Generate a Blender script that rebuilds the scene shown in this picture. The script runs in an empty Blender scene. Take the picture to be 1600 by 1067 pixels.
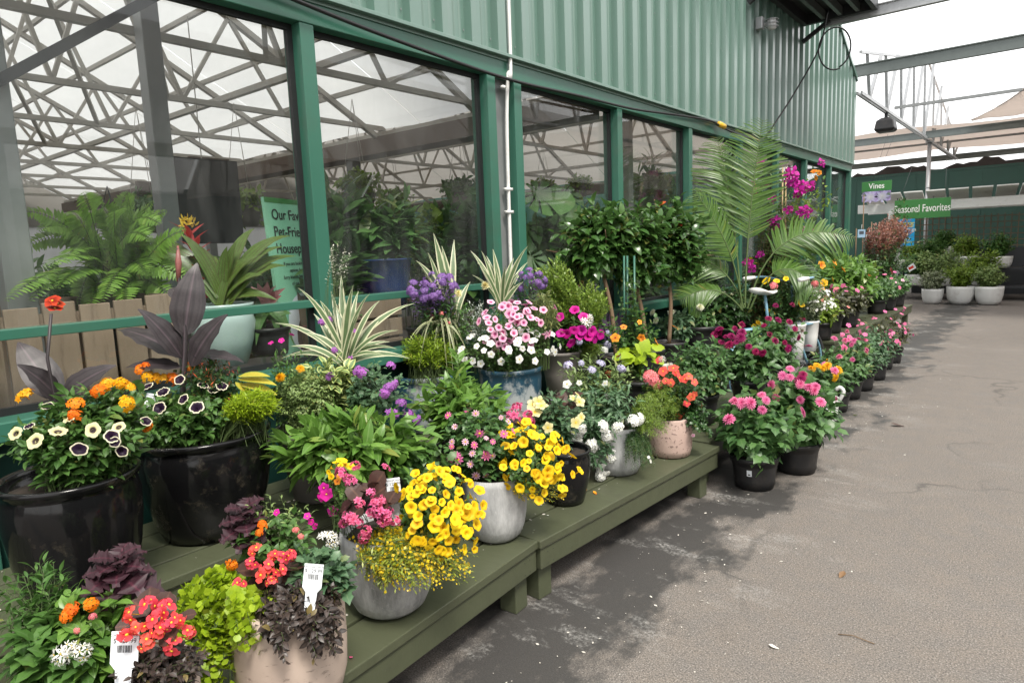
import bpy, math, random
import numpy as np
from mathutils import Matrix, Vector

# ------------------------------------------------------------------ camera, sky, sun, exposure
scene = bpy.context.scene
COL = scene.collection
FOC, U0, V0 = 1040.0, 800.0, 533.5
_y = np.array([852 / FOC, 177 / FOC, -1.0]); _y /= np.linalg.norm(_y)
_u = np.array([-300, 7556, FOC]); _u /= np.linalg.norm(_u)
_u -= _y * _u.dot(_y); _u /= np.linalg.norm(_u)
ROT = np.array([np.cross(_y, _u), _y, _u])            # camera axes in the world (X right of wall, Y along it, Z up)
CAM = np.array([0.0, 0.0, 1.6])
cam_data = bpy.data.cameras.new('camera')
cam = bpy.data.objects.new('camera', cam_data); COL.objects.link(cam)
cam_data.sensor_width = 36; cam_data.lens = FOC / 1600 * 36
cam_data.clip_start = 0.05; cam_data.clip_end = 2000
_m = Matrix([list(r) + [0] for r in ROT] + [[0, 0, 0, 1]]); _m.translation = Vector(CAM)
cam.matrix_world = _m
scene.camera = cam

world = bpy.data.worlds.new('World'); scene.world = world; world.use_nodes = True
wn = world.node_tree; wn.nodes.clear()
SUN_EL, SUN_AZ = 58, 115                               # azimuth of the sun measured from +Y towards +X
sky = wn.nodes.new('ShaderNodeTexSky'); sky.sky_type = 'NISHITA'; sky.sun_disc = False
sky.sun_elevation = math.radians(SUN_EL); sky.sun_rotation = math.radians(SUN_AZ)
sky.air_density = 1.0; sky.dust_density = 3.0
tc = wn.nodes.new('ShaderNodeTexCoord')
nz = wn.nodes.new('ShaderNodeTexNoise'); nz.inputs['Scale'].default_value = 2.2; nz.inputs['Detail'].default_value = 6
cr = wn.nodes.new('ShaderNodeValToRGB')
cr.color_ramp.elements[0].position = 0.3; cr.color_ramp.elements[0].color = (7.5, 7.45, 7.4, 1)
cr.color_ramp.elements[1].position = 0.7; cr.color_ramp.elements[1].color = (10.4, 10.2, 9.9, 1)
mx = wn.nodes.new('ShaderNodeMix'); mx.data_type = 'RGBA'; mx.inputs['Factor'].default_value = 0.86
bg = wn.nodes.new('ShaderNodeBackground'); bg.inputs['Strength'].default_value = 0.1
wo = wn.nodes.new('ShaderNodeOutputWorld')
wn.links.new(tc.outputs['Generated'], nz.inputs['Vector']); wn.links.new(nz.outputs['Fac'], cr.inputs['Fac'])
wn.links.new(sky.outputs['Color'], mx.inputs['A']); wn.links.new(cr.outputs['Color'], mx.inputs['B'])
wn.links.new(mx.outputs['Result'], bg.inputs['Color']); wn.links.new(bg.outputs['Background'], wo.inputs['Surface'])

sun_data = bpy.data.lights.new('sun', 'SUN'); sun_data.energy = 1.9; sun_data.angle = math.radians(14)
sun_data.color = (1.0, 0.95, 0.86)
sun = bpy.data.objects.new('sun', sun_data); COL.objects.link(sun)
_sd = Vector((math.sin(math.radians(SUN_AZ)) * math.cos(math.radians(SUN_EL)),
              math.cos(math.radians(SUN_AZ)) * math.cos(math.radians(SUN_EL)), math.sin(math.radians(SUN_EL))))
sun.rotation_euler = _sd.to_track_quat('Z', 'Y').to_euler(); sun.location = _sd * 30

vs = scene.view_settings
vs.view_transform = 'Standard'; vs.look = 'None'; vs.gamma = 1; vs.use_curve_mapping = False
vs.exposure = 1.28
scene.render.engine = 'CYCLES'
scene.cycles.use_denoising = True
scene.cycles.max_bounces = 8; scene.cycles.transparent_max_bounces = 16
scene.cycles.diffuse_bounces = 4; scene.cycles.glossy_bounces = 4; scene.cycles.transmission_bounces = 6
scene.cycles.sample_clamp_indirect = 6

# ------------------------------------------------------------------ placing: a pixel of the photograph (1600 wide) cut with a real plane
def _ray(u, v): return ROT @ np.array([(u - U0) / FOC, -(v - V0) / FOC, -1.0])
def on_z(u, v, z): d = _ray(u, v); return CAM + d * ((z - CAM[2]) / d[2])
def on_x(u, v, x): d = _ray(u, v); return CAM + d * (x / d[0])
def on_y(u, v, y): d = _ray(u, v); return CAM + d * (y / d[1])
def at(u, v, dep): return CAM + _ray(u, v) * dep
def depth_of(p): return -(ROT.T @ (np.asarray(p, float) - CAM))[2]
HX = np.array([ROT[0, 0], ROT[1, 0], 0]); HX /= np.linalg.norm(HX)        # picture-right, level
HY = np.array([-HX[1], HX[0], 0])                                        # away from the viewer, level
UP = np.array([0, 0, 1.0])
AISLE = np.array([0.72, -0.42, 0.55]); AISLE /= np.linalg.norm(AISLE)      # open side of the display

# ------------------------------------------------------------------ geometry
class Geo:
    def __init__(s): s.V = []; s.F = []; s.U = []; s.M = []; s.n = 0
    def add(s, V, F, U=None, m=0):
        V = np.asarray(V, float).reshape(-1, 3)
        s.U.append(np.zeros((len(V), 2)) if U is None else np.asarray(U, float).reshape(-1, 2))
        s.V.append(V)
        for f in (F if isinstance(F, list) else [F]):
            f = np.asarray(f, int)
            if len(f): s.F.append(f + s.n); s.M.append(np.full(len(f), m))
        s.n += len(V); return s

def mesh_of(name, g, mats, smooth=True):
    me = bpy.data.meshes.new(name)
    V = np.concatenate(g.V); U = np.concatenate(g.U)
    loops = np.concatenate([f.ravel() for f in g.F])
    sizes = np.concatenate([np.full(len(f), f.shape[1]) for f in g.F])
    start = np.concatenate([[0], np.cumsum(sizes)[:-1]])
    me.vertices.add(len(V)); me.vertices.foreach_set('co', V.ravel())
    me.loops.add(len(loops)); me.loops.foreach_set('vertex_index', loops.astype(np.int32))
    me.polygons.add(len(sizes)); me.polygons.foreach_set('loop_start', start.astype(np.int32))
    me.polygons.foreach_set('material_index', np.concatenate(g.M).astype(np.int32))
    me.polygons.foreach_set('use_smooth', np.full(len(sizes), bool(smooth)))
    me.uv_layers.new(name='uv').data.foreach_set('uv', U[loops].ravel())
    for m in (mats if isinstance(mats, (list, tuple)) else [mats]): me.materials.append(m)
    me.update(calc_edges=True)
    return me

def link(name, me, parent=None, mat4=None, loc=None):
    o = bpy.data.objects.new(name, me); COL.objects.link(o)
    if parent is not None: o.parent = parent
    if mat4 is not None: o.matrix_basis = mat4
    if loc is not None: o.location = loc
    return o
def obj(name, g, mats, parent=None, smooth=True, loc=None, bevel=0):
    o = link(name, mesh_of(name, g, mats, smooth), parent, loc=loc)
    if bevel:
        b = o.modifiers.new('bevel', 'BEVEL'); b.width = bevel; b.segments = 2; b.limit_method = 'ANGLE'
    return o
def tag(o, label, cat, group=None, kind=None):
    o['label'] = label; o['category'] = cat
    if group: o['group'] = group
    if kind: o['kind'] = kind
    return o
def thing(name, label, cat, loc=(0, 0, 0), group=None, rz=0):
    o = link(name, None, loc=Vector(loc)); o.rotation_euler = (0, 0, rz); o.empty_display_size = 0.05
    return tag(o, label, cat, group)
def structure(o): o['kind'] = 'structure'; return o

BOXF = np.array([[0, 3, 2, 1], [4, 5, 6, 7], [0, 1, 5, 4], [1, 2, 6, 5], [2, 3, 7, 6], [3, 0, 4, 7]])
def box(g, x0, x1, y0, y1, z0, z1, m=0):
    V = np.array([[x0, y0, z0], [x1, y0, z0], [x1, y1, z0], [x0, y1, z0], [x0, y0, z1], [x1, y0, z1], [x1, y1, z1], [x0, y1, z1]])
    L = V - V.mean(0)
    U = np.stack([L[:, 1] + L[:, 0] * .3, L[:, 2] + L[:, 0]], 1)
    return g.add(V, BOXF, U, m)
def bx(*a): return box(Geo(), *a)
def norm(a):
    a = np.asarray(a, float); return a / np.maximum(np.linalg.norm(a, axis=-1, keepdims=True), 1e-9)
def bar(g, a, b, w, h=None, m=0):
    """a square bar between two points"""
    h = h or w; a = np.asarray(a, float); b = np.asarray(b, float)
    d = norm(b - a); x = np.cross(d, UP)
    if np.linalg.norm(x) < 1e-3: x = np.array([1.0, 0, 0])
    x = norm(x); z = np.cross(x, d)
    V = [p + x * sx * w / 2 + z * sz * h / 2 for p in (a, b) for sx, sz in ((-1, -1), (1, -1), (1, 1), (-1, 1))]
    return g.add(V, BOXF, None, m)
def tube(g, pts, r, k=8, m=0, cap=True):
    P = np.asarray(pts, float); n = len(P); r = np.broadcast_to(np.asarray(r, float), (n,))
    T = norm(np.gradient(P, axis=0)); x = np.cross(T[0], UP if abs(T[0][2]) < .9 else np.array([1.0, 0, 0])); X = []
    for t in T:
        x = norm(x - t * x.dot(t)); X.append(x)
    X = np.array(X); Y = np.cross(T, X); a = np.arange(k) * 2 * np.pi / k
    V = P[:, None] + r[:, None, None] * (np.cos(a)[None, :, None] * X[:, None] + np.sin(a)[None, :, None] * Y[:, None])
    i = np.arange(n - 1)[:, None] * k; j = np.arange(k)[None]; j2 = (j + 1) % k
    F = [np.stack([i + j, i + j2, i + k + j2, i + k + j], -1).reshape(-1, 4)]
    if cap: F += [np.arange(k)[None, ::-1], np.arange(k)[None] + (n - 1) * k]
    U = np.stack(np.broadcast_arrays(a[None] / 6.283, np.linspace(0, 1, n)[:, None]), -1)
    return g.add(V, F, U, m)
def smooth_path(pts, n=24):
    P = np.asarray(pts, float); Q = np.vstack([2 * P[0] - P[1], P, 2 * P[-1] - P[-2]]); out = []
    per = max(2, n // (len(P) - 1))
    for i in range(len(P) - 1):
        a, b, c, d = Q[i:i + 4]
        for t in np.arange(per) / per:
            out.append(.5 * (2 * b + (c - a) * t + (2 * a - 5 * b + 4 * c - d) * t * t + (3 * b - a - 3 * c + d) * t ** 3))
    return np.array(out + [P[-1]])
def lathe(g, prof, seg=40, m=0, sq=0.0):
    P = np.asarray(prof, float); n = len(P); a = np.arange(seg) * 2 * np.pi / seg
    k = (1 / np.maximum(abs(np.cos(a)), abs(np.sin(a)))) ** sq
    V = np.stack([P[:, 0, None] * np.cos(a) * k, P[:, 0, None] * np.sin(a) * k, np.broadcast_to(P[:, 1, None], (n, seg))], -1)
    i = np.arange(n - 1)[:, None] * seg; j = np.arange(seg)[None]; j2 = (j + 1) % seg
    F = np.stack([i + j, i + j2, i + seg + j2, i + seg + j], -1).reshape(-1, 4)
    U = np.stack(np.broadcast_arrays(a[None] / 6.283, P[:, 1, None]), -1)
    return g.add(V, F, U, m)

# ---- leaves and petals: little templates instanced into one mesh
PROF = {
    'ovate': lambda t: np.sin(np.pi * t ** .75) ** .85, 'lance': lambda t: np.sin(np.pi * t ** .8),
    'round': lambda t: np.sqrt(np.maximum(0, 1 - (2 * t - 1) ** 2)), 'petal': lambda t: np.sin(np.pi * np.minimum(t ** 1.7 * .93 + .05, 1)) ** .7,
    'blade': lambda t: np.minimum(1, (1 - t) * 2.2) ** .8 * (.75 + .25 * np.sin(np.pi * t)), 'needle': lambda t: 1 - t * .8,
    'heart': lambda t: np.sin(np.pi * np.minimum(t ** .55, 1)) ** .8, 'spoon': lambda t: np.sin(np.pi * t ** 1.6) ** .8,
}
def leafT(kind, width, rows=4, fold=.25, bend=.25, serr=0.0, wave=0.0):
    t = np.linspace(0, 1, rows); w = PROF[kind](t) * width / 2
    w = np.maximum(w, .012 if kind != 'needle' else .02)
    if serr: w = w * (1 + serr * np.where(np.arange(rows) % 2, 1, -1))
    s = np.array([-1, 0, 1.0])
    x = w[:, None] * s; y = np.broadcast_to(t[:, None], x.shape); z = fold * abs(x) - bend * (t[:, None] ** 2)
    if wave: z = z + wave * abs(s) * np.sin(np.arange(rows) * 2.1 + .5)[:, None]
    V = np.stack([x, y - .3 * bend * t[:, None] ** 3, z], -1).reshape(-1, 3)
    i = np.arange(rows - 1)[:, None] * 3; j = np.arange(2)[None]
    F = np.stack([i + j, i + j + 1, i + j + 4, i + j + 3], -1).reshape(-1, 4)
    U = np.stack(np.broadcast_arrays((s[None] + 1) / 2, t[:, None]), -1).reshape(-1, 2)
    return V, F, U
def diamond(width, bend=.1):                          # the smallest leaf: two triangles
    V = np.array([[0, 0, 0], [width / 2, .5, .03], [0, 1, -bend], [-width / 2, .5, .03]])
    return V, np.array([[0, 1, 2, 3]]), np.array([[.5, 0], [1, .5], [.5, 1], [0, .5]])
def instance(g, T, p, d, n, s, m=0):
    V, F, U = T; N = len(p)
    if N == 0: return
    d = norm(d); x = norm(np.cross(d, n)); n2 = np.cross(x, d); s = np.broadcast_to(np.asarray(s, float), (N,))
    W = p[:, None] + s[:, None, None] * (V[None, :, :1] * x[:, None] + V[None, :, 1:2] * d[:, None] + V[None, :, 2:] * n2[:, None])
    FF = (F[None] + np.arange(N)[:, None, None] * len(V)).reshape(-1, F.shape[1])
    g.add(W.reshape(-1, 3), FF, np.tile(U, (N, 1)), m)

def blob_points(rng, n, c, r, shell=.55, zmin=-.5, back=-1.0):
    """points in the outer part of an ellipsoid; r = (across, away, up)"""
    out = np.zeros((0, 3))
    while len(out) < n:
        d = norm(rng.normal(size=(n * 2, 3))); d = d[(d[:, 2] > zmin) & (d[:, 1] < 1.0 - 0 * back)]
        q = d * (shell + (1 - shell) * rng.random((len(d), 1)) ** .6) * (1 + .08 * rng.normal(size=(len(d), 1)))
        out = np.vstack([out, q])
    q = out[:n] * np.asarray(r)
    return np.asarray(c) + q[:, :1] * HX + q[:, 1:2] * HY + q[:, 2:] * UP

def shoots(g, rng, base, tips, T, size, per, start=.3, ctrl=(.35, .75), lift=0, out=.8, upn=.6, var=.3, stem=.0016, jit=.3, seg=4, pairs=True, lm=0, sm=1, tipsize=.7):
    base = np.broadcast_to(np.asarray(base, float), tips.shape); M = len(tips)
    c = base + (tips - base) * np.array([ctrl[0], ctrl[0], ctrl[1]]); c[:, 2] += lift
    def curve(t):
        t = t[None, :, None]
        P = (1 - t) ** 2 * base[:, None] + 2 * t * (1 - t) * c[:, None] + t * t * tips[:, None]
        D = 2 * (1 - t) * (c - base)[:, None] + 2 * t * (tips - c)[:, None]
        return P, norm(D)
    t = np.linspace(start, 1, per); P, D = curve(t)
    e = norm(np.cross(D, np.array([.31, .17, .93]))); e2 = np.cross(D, e)
    if pairs:
        k = np.arange(per) // 2; ph = k * 1.57 + (np.arange(per) % 2) * np.pi
    else: ph = np.arange(per) * 2.4
    ph = ph[None] + rng.random((M, 1)) * 6.283 + rng.normal(size=(M, per)) * jit
    s = np.cos(ph)[..., None] * e + np.sin(ph)[..., None] * e2
    o = (out * (1 - .55 * t ** 5))[None, :, None]
    d = norm(D * (1 - o) + s * o + rng.normal(size=(M, per, 3)) * jit * .35)
    n = norm(UP * upn + D * (1.05 - upn) + rng.normal(size=(M, per, 3)) * jit * .6)
    sz = size * (1 - (1 - tipsize) * t ** 3)[None] * (1 + var * (rng.random((M, per)) - .5) * 2)
    instance(g, T, P.reshape(-1, 3), d.reshape(-1, 3), n.reshape(-1, 3), sz.ravel(), lm)
    if stem:
        ts = np.linspace(0, 1, seg + 1); Q, DQ = curve(ts)
        e = norm(np.cross(DQ, np.array([.31, .17, .93]))); e2 = np.cross(DQ, e); a = np.arange(3) * 2.094
        rr = stem * (1 - .6 * ts)
        V = Q[:, :, None] + rr[None, :, None, None] * (np.cos(a)[None, None, :, None] * e[:, :, None] + np.sin(a)[None, None, :, None] * e2[:, :, None])
        i = np.arange(seg)[:, None] * 3; j = np.arange(3)[None]; j2 = (j + 1) % 3
        F = np.stack([i + j, i + j2, i + 3 + j2, i + 3 + j], -1).reshape(-1, 4)
        F = (F[None] + np.arange(M)[:, None, None] * (seg + 1) * 3).reshape(-1, 4)
        g.add(V.reshape(-1, 3), F, None, sm)
    return P[:, -1], D[:, -1]

# ------------------------------------------------------------------ materials
MATS = {}
class NT:
    def __init__(s, name):
        s.m = bpy.data.materials.new(name); s.m.use_nodes = True; s.t = s.m.node_tree; s.t.nodes.clear()
        s.out = s.t.nodes.new('ShaderNodeOutputMaterial'); MATS[name] = s.m
    def n(s, typ, _p=None, **inp):
        nd = s.t.nodes.new('ShaderNode' + typ)
        for k, v in (_p or {}).items(): setattr(nd, k, v)
        for k, v in inp.items():
            key = k.replace('_', ' ')
            sock = nd.inputs[int(k[1:])] if k[0] == 'i' and k[1:].isdigit() else nd.inputs[key]
            s.set(sock, v)
        return nd
    def set(s, sock, v):
        if isinstance(v, bpy.types.NodeSocket): s.t.links.new(v, sock)
        elif isinstance(v, bpy.types.Node): s.t.links.new(v.outputs[0], sock)
        elif isinstance(v, (tuple, list)) and len(v) == 3 and sock.type == 'RGBA': sock.default_value = (*v, 1)
        else: sock.default_value = v
    def mix(s, f, a, b, mode='MIX'):
        nd = s.n('Mix', {'data_type': 'RGBA', 'blend_type': mode}); s.set(nd.inputs[0], f); s.set(nd.inputs[6], a); s.set(nd.inputs[7], b); return nd.outputs[2]
    def ramp(s, f, stops, interp='LINEAR'):
        nd = s.n('ValToRGB', Fac=f); r = nd.color_ramp; r.interpolation = interp
        while len(r.elements) < len(stops): r.elements.new(.5)
        for e, (p, c) in zip(r.elements, stops): e.position = p; e.color = (*(c if isinstance(c, (tuple, list)) else (c, c, c)), 1)
        return nd.outputs[0]
    def noise(s, scale, detail=3, rough=.5, coord='Object', vec=None, stretch=None):
        if vec is None: vec = s.n('TexCoord').outputs[coord]
        if stretch: vec = s.n('Mapping', Vector=vec, Scale=stretch).outputs[0]
        return s.n('TexNoise', Vector=vec, Scale=scale, Detail=detail, Roughness=rough).outputs[0]
    def math(s, op, a, b=0.0, clamp=False): return s.n('Math', {'operation': op, 'use_clamp': clamp}, i0=a, i1=b).outputs[0]
    def done(s, sh): s.t.links.new(sh.outputs[0] if isinstance(sh, bpy.types.Node) else sh, s.out.inputs[0]); return s.m
    def pr(s, col, rough=.5, metal=0.0, spec=.5, bump=None, bs=.2, bd=.01, **kw):
        b = s.n('BsdfPrincipled', Base_Color=col, Roughness=rough, Metallic=metal, **{'Specular_IOR_Level': spec}, **kw)
        if bump is not None: s.set(b.inputs['Normal'], s.n('Bump', Strength=bs, Distance=bd, Height=bump).outputs[0])
        return b

def plain(name, col, rough=.5, metal=0.0, var=.12, scale=8, spec=.5, dirt=None, bs=.1):
    if name in MATS: return MATS[name]
    t = NT(name); n = t.noise(scale, 5, .6)
    c = t.mix(n, tuple(x * (1 - var) for x in col), tuple(min(1, x * (1 + var)) for x in col))
    if dirt: c = t.mix(t.ramp(t.noise(scale * .45, 6, .7), [(.52, 0.0), (.72, .75)]), c, dirt)
    return t.done(t.pr(c, t.math('ADD', t.math('MULTIPLY', n, .15), rough - .07), metal, spec, bump=n, bs=bs))

def leaf_mat(name, c1, c2, edge=None, edge_at=.55, vein=None, rough=.42, trans=.28, tip=None, stripes=None):
    """two tones picked leaf by leaf; edge = a differently coloured margin, vein = midrib colour"""
    if name in MATS: return MATS[name]
    t = NT(name); r = t.n('NewGeometry').outputs['Random Per Island']
    c = t.mix(r, c1, c2); c = t.mix(t.math('MULTIPLY', t.ramp(t.noise(34, 4, .7), [(.42, 0.0), (.62, 1.0)]), .35), c, tuple(x * .55 for x in c1)); c = t.mix(t.ramp(r, [(.955, 0.0), (.985, .55)]), c, (.26, .20, .05)); uv = t.n('SeparateXYZ', Vector=t.n('UVMap').outputs[0])
    a = t.math('MULTIPLY', t.math('ABSOLUTE', t.math('SUBTRACT', uv.outputs[0], .5)), 2.0)
    if vein: c = t.mix(t.ramp(a, [(.0, .9), (.16, 0.0)]), c, vein)
    if stripes: c = t.mix(t.ramp(t.noise(1.0, 1, .5, vec=t.n('UVMap').outputs[0], stretch=(9, .3, 1)), [(.46, 0.0), (.56, .8)]), c, stripes)
    if edge: c = t.mix(t.ramp(a, [(edge_at, 0.0), (min(.99, edge_at + .12), 1.0)]), c, edge)
    if tip: c = t.mix(t.ramp(uv.outputs[1], [(.45, 0.0), (.95, .85)]), c, tip)
    b = t.pr(c, rough, spec=.5)
    tr = t.n('BsdfTranslucent', Color=t.mix(.25, c, tuple(min(1, x * 1.5 + .02) for x in c2)))
    return t.done(t.n('MixShader', i0=trans, i1=b.outputs[0], i2=tr.outputs[0]))

def petal_mat(name, stops, rough=.5, trans=.25, var=.16):
    if name in MATS: return MATS[name]
    t = NT(name); uv = t.n('SeparateXYZ', Vector=t.n('UVMap').outputs[0])
    c = t.ramp(uv.outputs[1], stops); r = t.n('ObjectInfo').outputs['Random']; g = t.n('NewGeometry').outputs['Random Per Island']
    v = t.math('ADD', t.math('MULTIPLY', t.math('ADD', r, g), var), 1 - var)
    c = t.n('HueSaturation', Hue=t.math('ADD', t.math('MULTIPLY', r, .02), .49), Saturation=1.0, Value=v, Color=c).outputs[0]
    b = t.pr(c, rough, spec=.2); tr = t.n('BsdfTranslucent', Color=c)
    return t.done(t.n('MixShader', i0=trans, i1=b.outputs[0], i2=tr.outputs[0]))
# ------------------------------------------------------------------ materials of the place
def asphalt():
    t = NT('asphalt'); v = t.n('TexCoord').outputs['Object']
    big = t.noise(.55, 5, .6, vec=v); fine = t.noise(160, 2, .6, vec=v); mid = t.noise(7, 6, .7, vec=v)
    c = t.mix(big, (.142, .124, .108), (.208, .178, .152))
    c = t.mix(t.ramp(mid, [(.35, .45), (.65, 0.0)]), c, (.125, .122, .12))
    f2 = t.noise(70, 3, .6, vec=v); c = t.mix(t.ramp(f2, [(.34, .55), (.48, 0.0)]), c, (.075, .070, .066)); c = t.mix(t.ramp(fine, [(.36, .75), (.5, 0.0)]), c, (.055, .052, .05))
    c = t.mix(t.ramp(fine, [(.58, 0.0), (.68, .6)]), c, (.40, .37, .34))
    sp = t.n('SeparateXYZ', Vector=v)
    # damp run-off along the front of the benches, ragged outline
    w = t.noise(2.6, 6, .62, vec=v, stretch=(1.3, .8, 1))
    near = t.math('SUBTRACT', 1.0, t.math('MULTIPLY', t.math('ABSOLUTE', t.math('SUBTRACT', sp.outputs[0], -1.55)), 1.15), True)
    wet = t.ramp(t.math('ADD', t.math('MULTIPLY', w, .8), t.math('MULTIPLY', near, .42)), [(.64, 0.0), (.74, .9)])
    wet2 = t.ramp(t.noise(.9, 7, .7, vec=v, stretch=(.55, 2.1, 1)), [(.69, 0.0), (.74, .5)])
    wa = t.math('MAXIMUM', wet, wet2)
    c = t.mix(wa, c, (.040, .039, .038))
    # pale mineral bloom
    sa = t.math('MULTIPLY', t.ramp(t.noise(1.5, 7, .72, vec=v, stretch=(1, 1.9, 1)), [(.54, 0.0), (.68, .85)]), t.ramp(t.noise(60, 3, .7, vec=v), [(.42, 0.0), (.6, 1.0)]))
    c = t.mix(t.math('MULTIPLY', sa, t.math('ADD', t.math('MULTIPLY', near, .9), .12)), c, (.42, .41, .39))
    # hairline cracks
    vo = t.n('TexVoronoi', {'feature': 'DISTANCE_TO_EDGE'}, Vector=t.n('VectorMath', {'operation': 'ADD'}, i0=v, i1=t.n('TexNoise', Vector=v, Scale=1.6, Detail=5).outputs[1]).outputs[0], Scale=.33)
    ck = t.math('MULTIPLY', t.ramp(vo.outputs[0], [(.0, 1.0), (.009, 0.0)]), t.ramp(t.noise(.8, 3, .5, vec=v), [(.45, 0.0), (.6, 1.0)]))
    c = t.mix(t.math('MULTIPLY', ck, .7), c, (.05, .048, .046))
    rough = t.mix(wa, (.86, .86, .86), (.5, .5, .5))
    h = t.math('SUBTRACT', t.math('ADD', fine, t.math('MULTIPLY', mid, .5)), ck)
    return t.done(t.pr(c, rough, spec=.3, bump=h, bs=.22, bd=.004))

def siding_paint():
    t = NT('siding_paint'); v = t.n('TexCoord').outputs['Object']
    n = t.noise(1.2, 5, .6, vec=v, stretch=(1, 5, .6))
    c = t.mix(n, (.085, .165, .130), (.110, .200, .162))
    c = t.mix(t.ramp(t.noise(2.4, 6, .7, vec=v, stretch=(1, 6, .35)), [(.52, 0.0), (.72, .5)]), c, (.14, .20, .175)); c = t.mix(t.ramp(t.noise(30, 3, .7, vec=v), [(.68, 0.0), (.76, .4)]), c, (.34, .38, .35))
    return t.done(t.pr(c, t.math('ADD', t.math('MULTIPLY', n, .18), .27), spec=.9, bump=t.noise(3, 3, .5, vec=v, stretch=(1, 4, .5)), bs=.08, Coat_Weight=.4, Coat_Roughness=.25))

def wood_mat(name, c1, c2, gap=(.05, .03, .02), axis=(1, 1, 1), rough=.75):
    t = NT(name); v = t.n('TexCoord').outputs['Object']; r = t.n('ObjectInfo').outputs['Random']
    v2 = t.n('VectorMath', {'operation': 'ADD'}, i0=v, i1=t.n('CombineXYZ', X=r, Y=r, Z=t.math('MULTIPLY', r, 7.0)).outputs[0]).outputs[0]
    g = t.noise(6, 6, .65, vec=v2, stretch=axis); k = t.noise(1.6, 2, .5, vec=v2)
    c = t.mix(g, c1, c2); c = t.mix(t.ramp(g, [(.28, .7), (.42, 0.0)]), c, gap); c = t.mix(t.math('MULTIPLY', k, .5), c, tuple(x * .75 for x in c2))
    c = t.mix(t.math('MULTIPLY', r, .3), c, tuple(x * .6 for x in c1))
    return t.done(t.pr(c, rough, spec=.25, bump=g, bs=.3))

def bench_paint():
    t = NT('bench_paint'); v = t.n('TexCoord').outputs['Object']; r = t.n('ObjectInfo').outputs['Random']
    v2 = t.n('VectorMath', {'operation': 'ADD'}, i0=v, i1=t.n('CombineXYZ', X=t.math('MULTIPLY', r, 9.0), Y=r).outputs[0]).outputs[0]
    n = t.noise(3, 5, .65, vec=v2, stretch=(6, 1, 6)); d = t.noise(5, 6, .7, vec=v2)
    c = t.mix(n, (.058, .066, .037), (.080, .089, .052))
    c = t.mix(t.ramp(d, [(.5, 0.0), (.75, .35)]), c, (.045, .045, .033))
    c = t.mix(t.ramp(t.noise(7, 6, .8, vec=v2, stretch=(14, .8, 10)), [(.63, 0.0), (.69, .35)]), c, (.17, .17, .13)); c = t.mix(t.ramp(t.noise(46, 4, .75, vec=v2), [(.68, 0.0), (.76, .5)]), c, (.22, .22, .18))
    # paint rubbed thin on the edges
    p = t.n('NewGeometry').outputs['Pointiness']
    c = t.mix(t.math('MULTIPLY', t.ramp(p, [(.58, 0.0), (.66, 1.0)]), t.ramp(t.noise(14, 4, .7, vec=v2), [(.4, 0.0), (.6, .9)])), c, (.33, .34, .27))
    return t.done(t.pr(c, t.math('ADD', t.math('MULTIPLY', d, .3), .28), spec=.45, bump=n, bs=.16))

def glass_mat():
    t = NT('window_glass'); gm = t.n('NewGeometry'); ct = t.math('ABSOLUTE', t.n('VectorMath', {'operation': 'DOT_PRODUCT'}, i0=gm.outputs['Incoming'], i1=gm.outputs['True Normal']).outputs['Value'])
    lw = t.math('ADD', .03, t.math('MULTIPLY', .95, t.math('POWER', t.math('SUBTRACT', 1.0, ct, True), 4.6)))
    n = t.noise(.8, 2, .5)
    g = t.n('BsdfGlossy', Color=(1, 1, 1), Roughness=.006); t.set(g.inputs['Normal'], t.n('Bump', Strength=.02, Distance=.03, Height=n).outputs[0])
    tr = t.n('BsdfTransparent', Color=(.955, .975, .965))
    f = t.math('MULTIPLY', lw, 1.0, True)
    haze = t.n('BsdfDiffuse', Color=(.55, .56, .55)); s = t.n('MixShader', i0=f, i1=tr.outputs[0], i2=g.outputs[0])
    dirt = t.math('MULTIPLY', t.ramp(t.noise(2.2, 7, .7, stretch=(1, 2, .5)), [(.4, 0.0), (.8, 1.0)]), .05)
    return t.done(t.n('MixShader', i0=dirt, i1=s.outputs[0], i2=haze.outputs[0]))

def film_mat(name, col, trans=.65, streak=.2):
    t = NT(name); n = t.noise(1.4, 6, .65, stretch=(.5, 2.2, 1))
    c = t.mix(n, tuple(x * (1 - streak) for x in col), col)
    tr = t.n('BsdfTranslucent', Color=c); df = t.pr(c, .5, spec=.3)
    return t.done(t.n('MixShader', i0=trans, i1=df.outputs[0], i2=tr.outputs[0]))

M_ASPH = asphalt(); M_SIDING = siding_paint(); M_BENCH = bench_paint(); M_GLASS = glass_mat()
M_FILM = film_mat('roof_film', (.80, .80, .81), .46, .25)
M_FILM2 = film_mat('old_roof_film', (.52, .48, .45), .32, .3)
M_SHADE = film_mat('cream_shade_cloth', (.78, .72, .68), .55, .15)
M_TRIM = plain('green_trim_paint', (.034, .128, .088), .3, var=.1, scale=3, dirt=(.05, .10, .07))
M_DKGREEN = plain('dark_green_paint', (.005, .028, .022), .5, var=.15, scale=4, spec=.25)
M_GASKET = plain('black_gasket', (.012, .013, .014), .5)
M_STEEL = plain('grey_steel', (.24, .25, .25), .45, .3, var=.25, scale=5)
M_TRUSS = plain('galvanised_truss', (.40, .375, .33), .5, .0, var=.25, scale=4, dirt=(.24, .19, .145))
M_GALV = plain('galvanised_steel', (.42, .43, .44), .4, .55, var=.2, scale=12)
M_DKSTEEL = plain('dark_steel', (.035, .037, .04), .45, .4, var=.2)
M_BEAM = plain('green_grey_beam', (.14, .16, .155), .45, .3, var=.2)
M_BLACKP = plain('black_plastic', (.014, .014, .015), .42, var=.3, scale=20, dirt=(.035, .03, .026))
M_BLACKC = plain('black_cable', (.008, .008, .009), .45)
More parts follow.
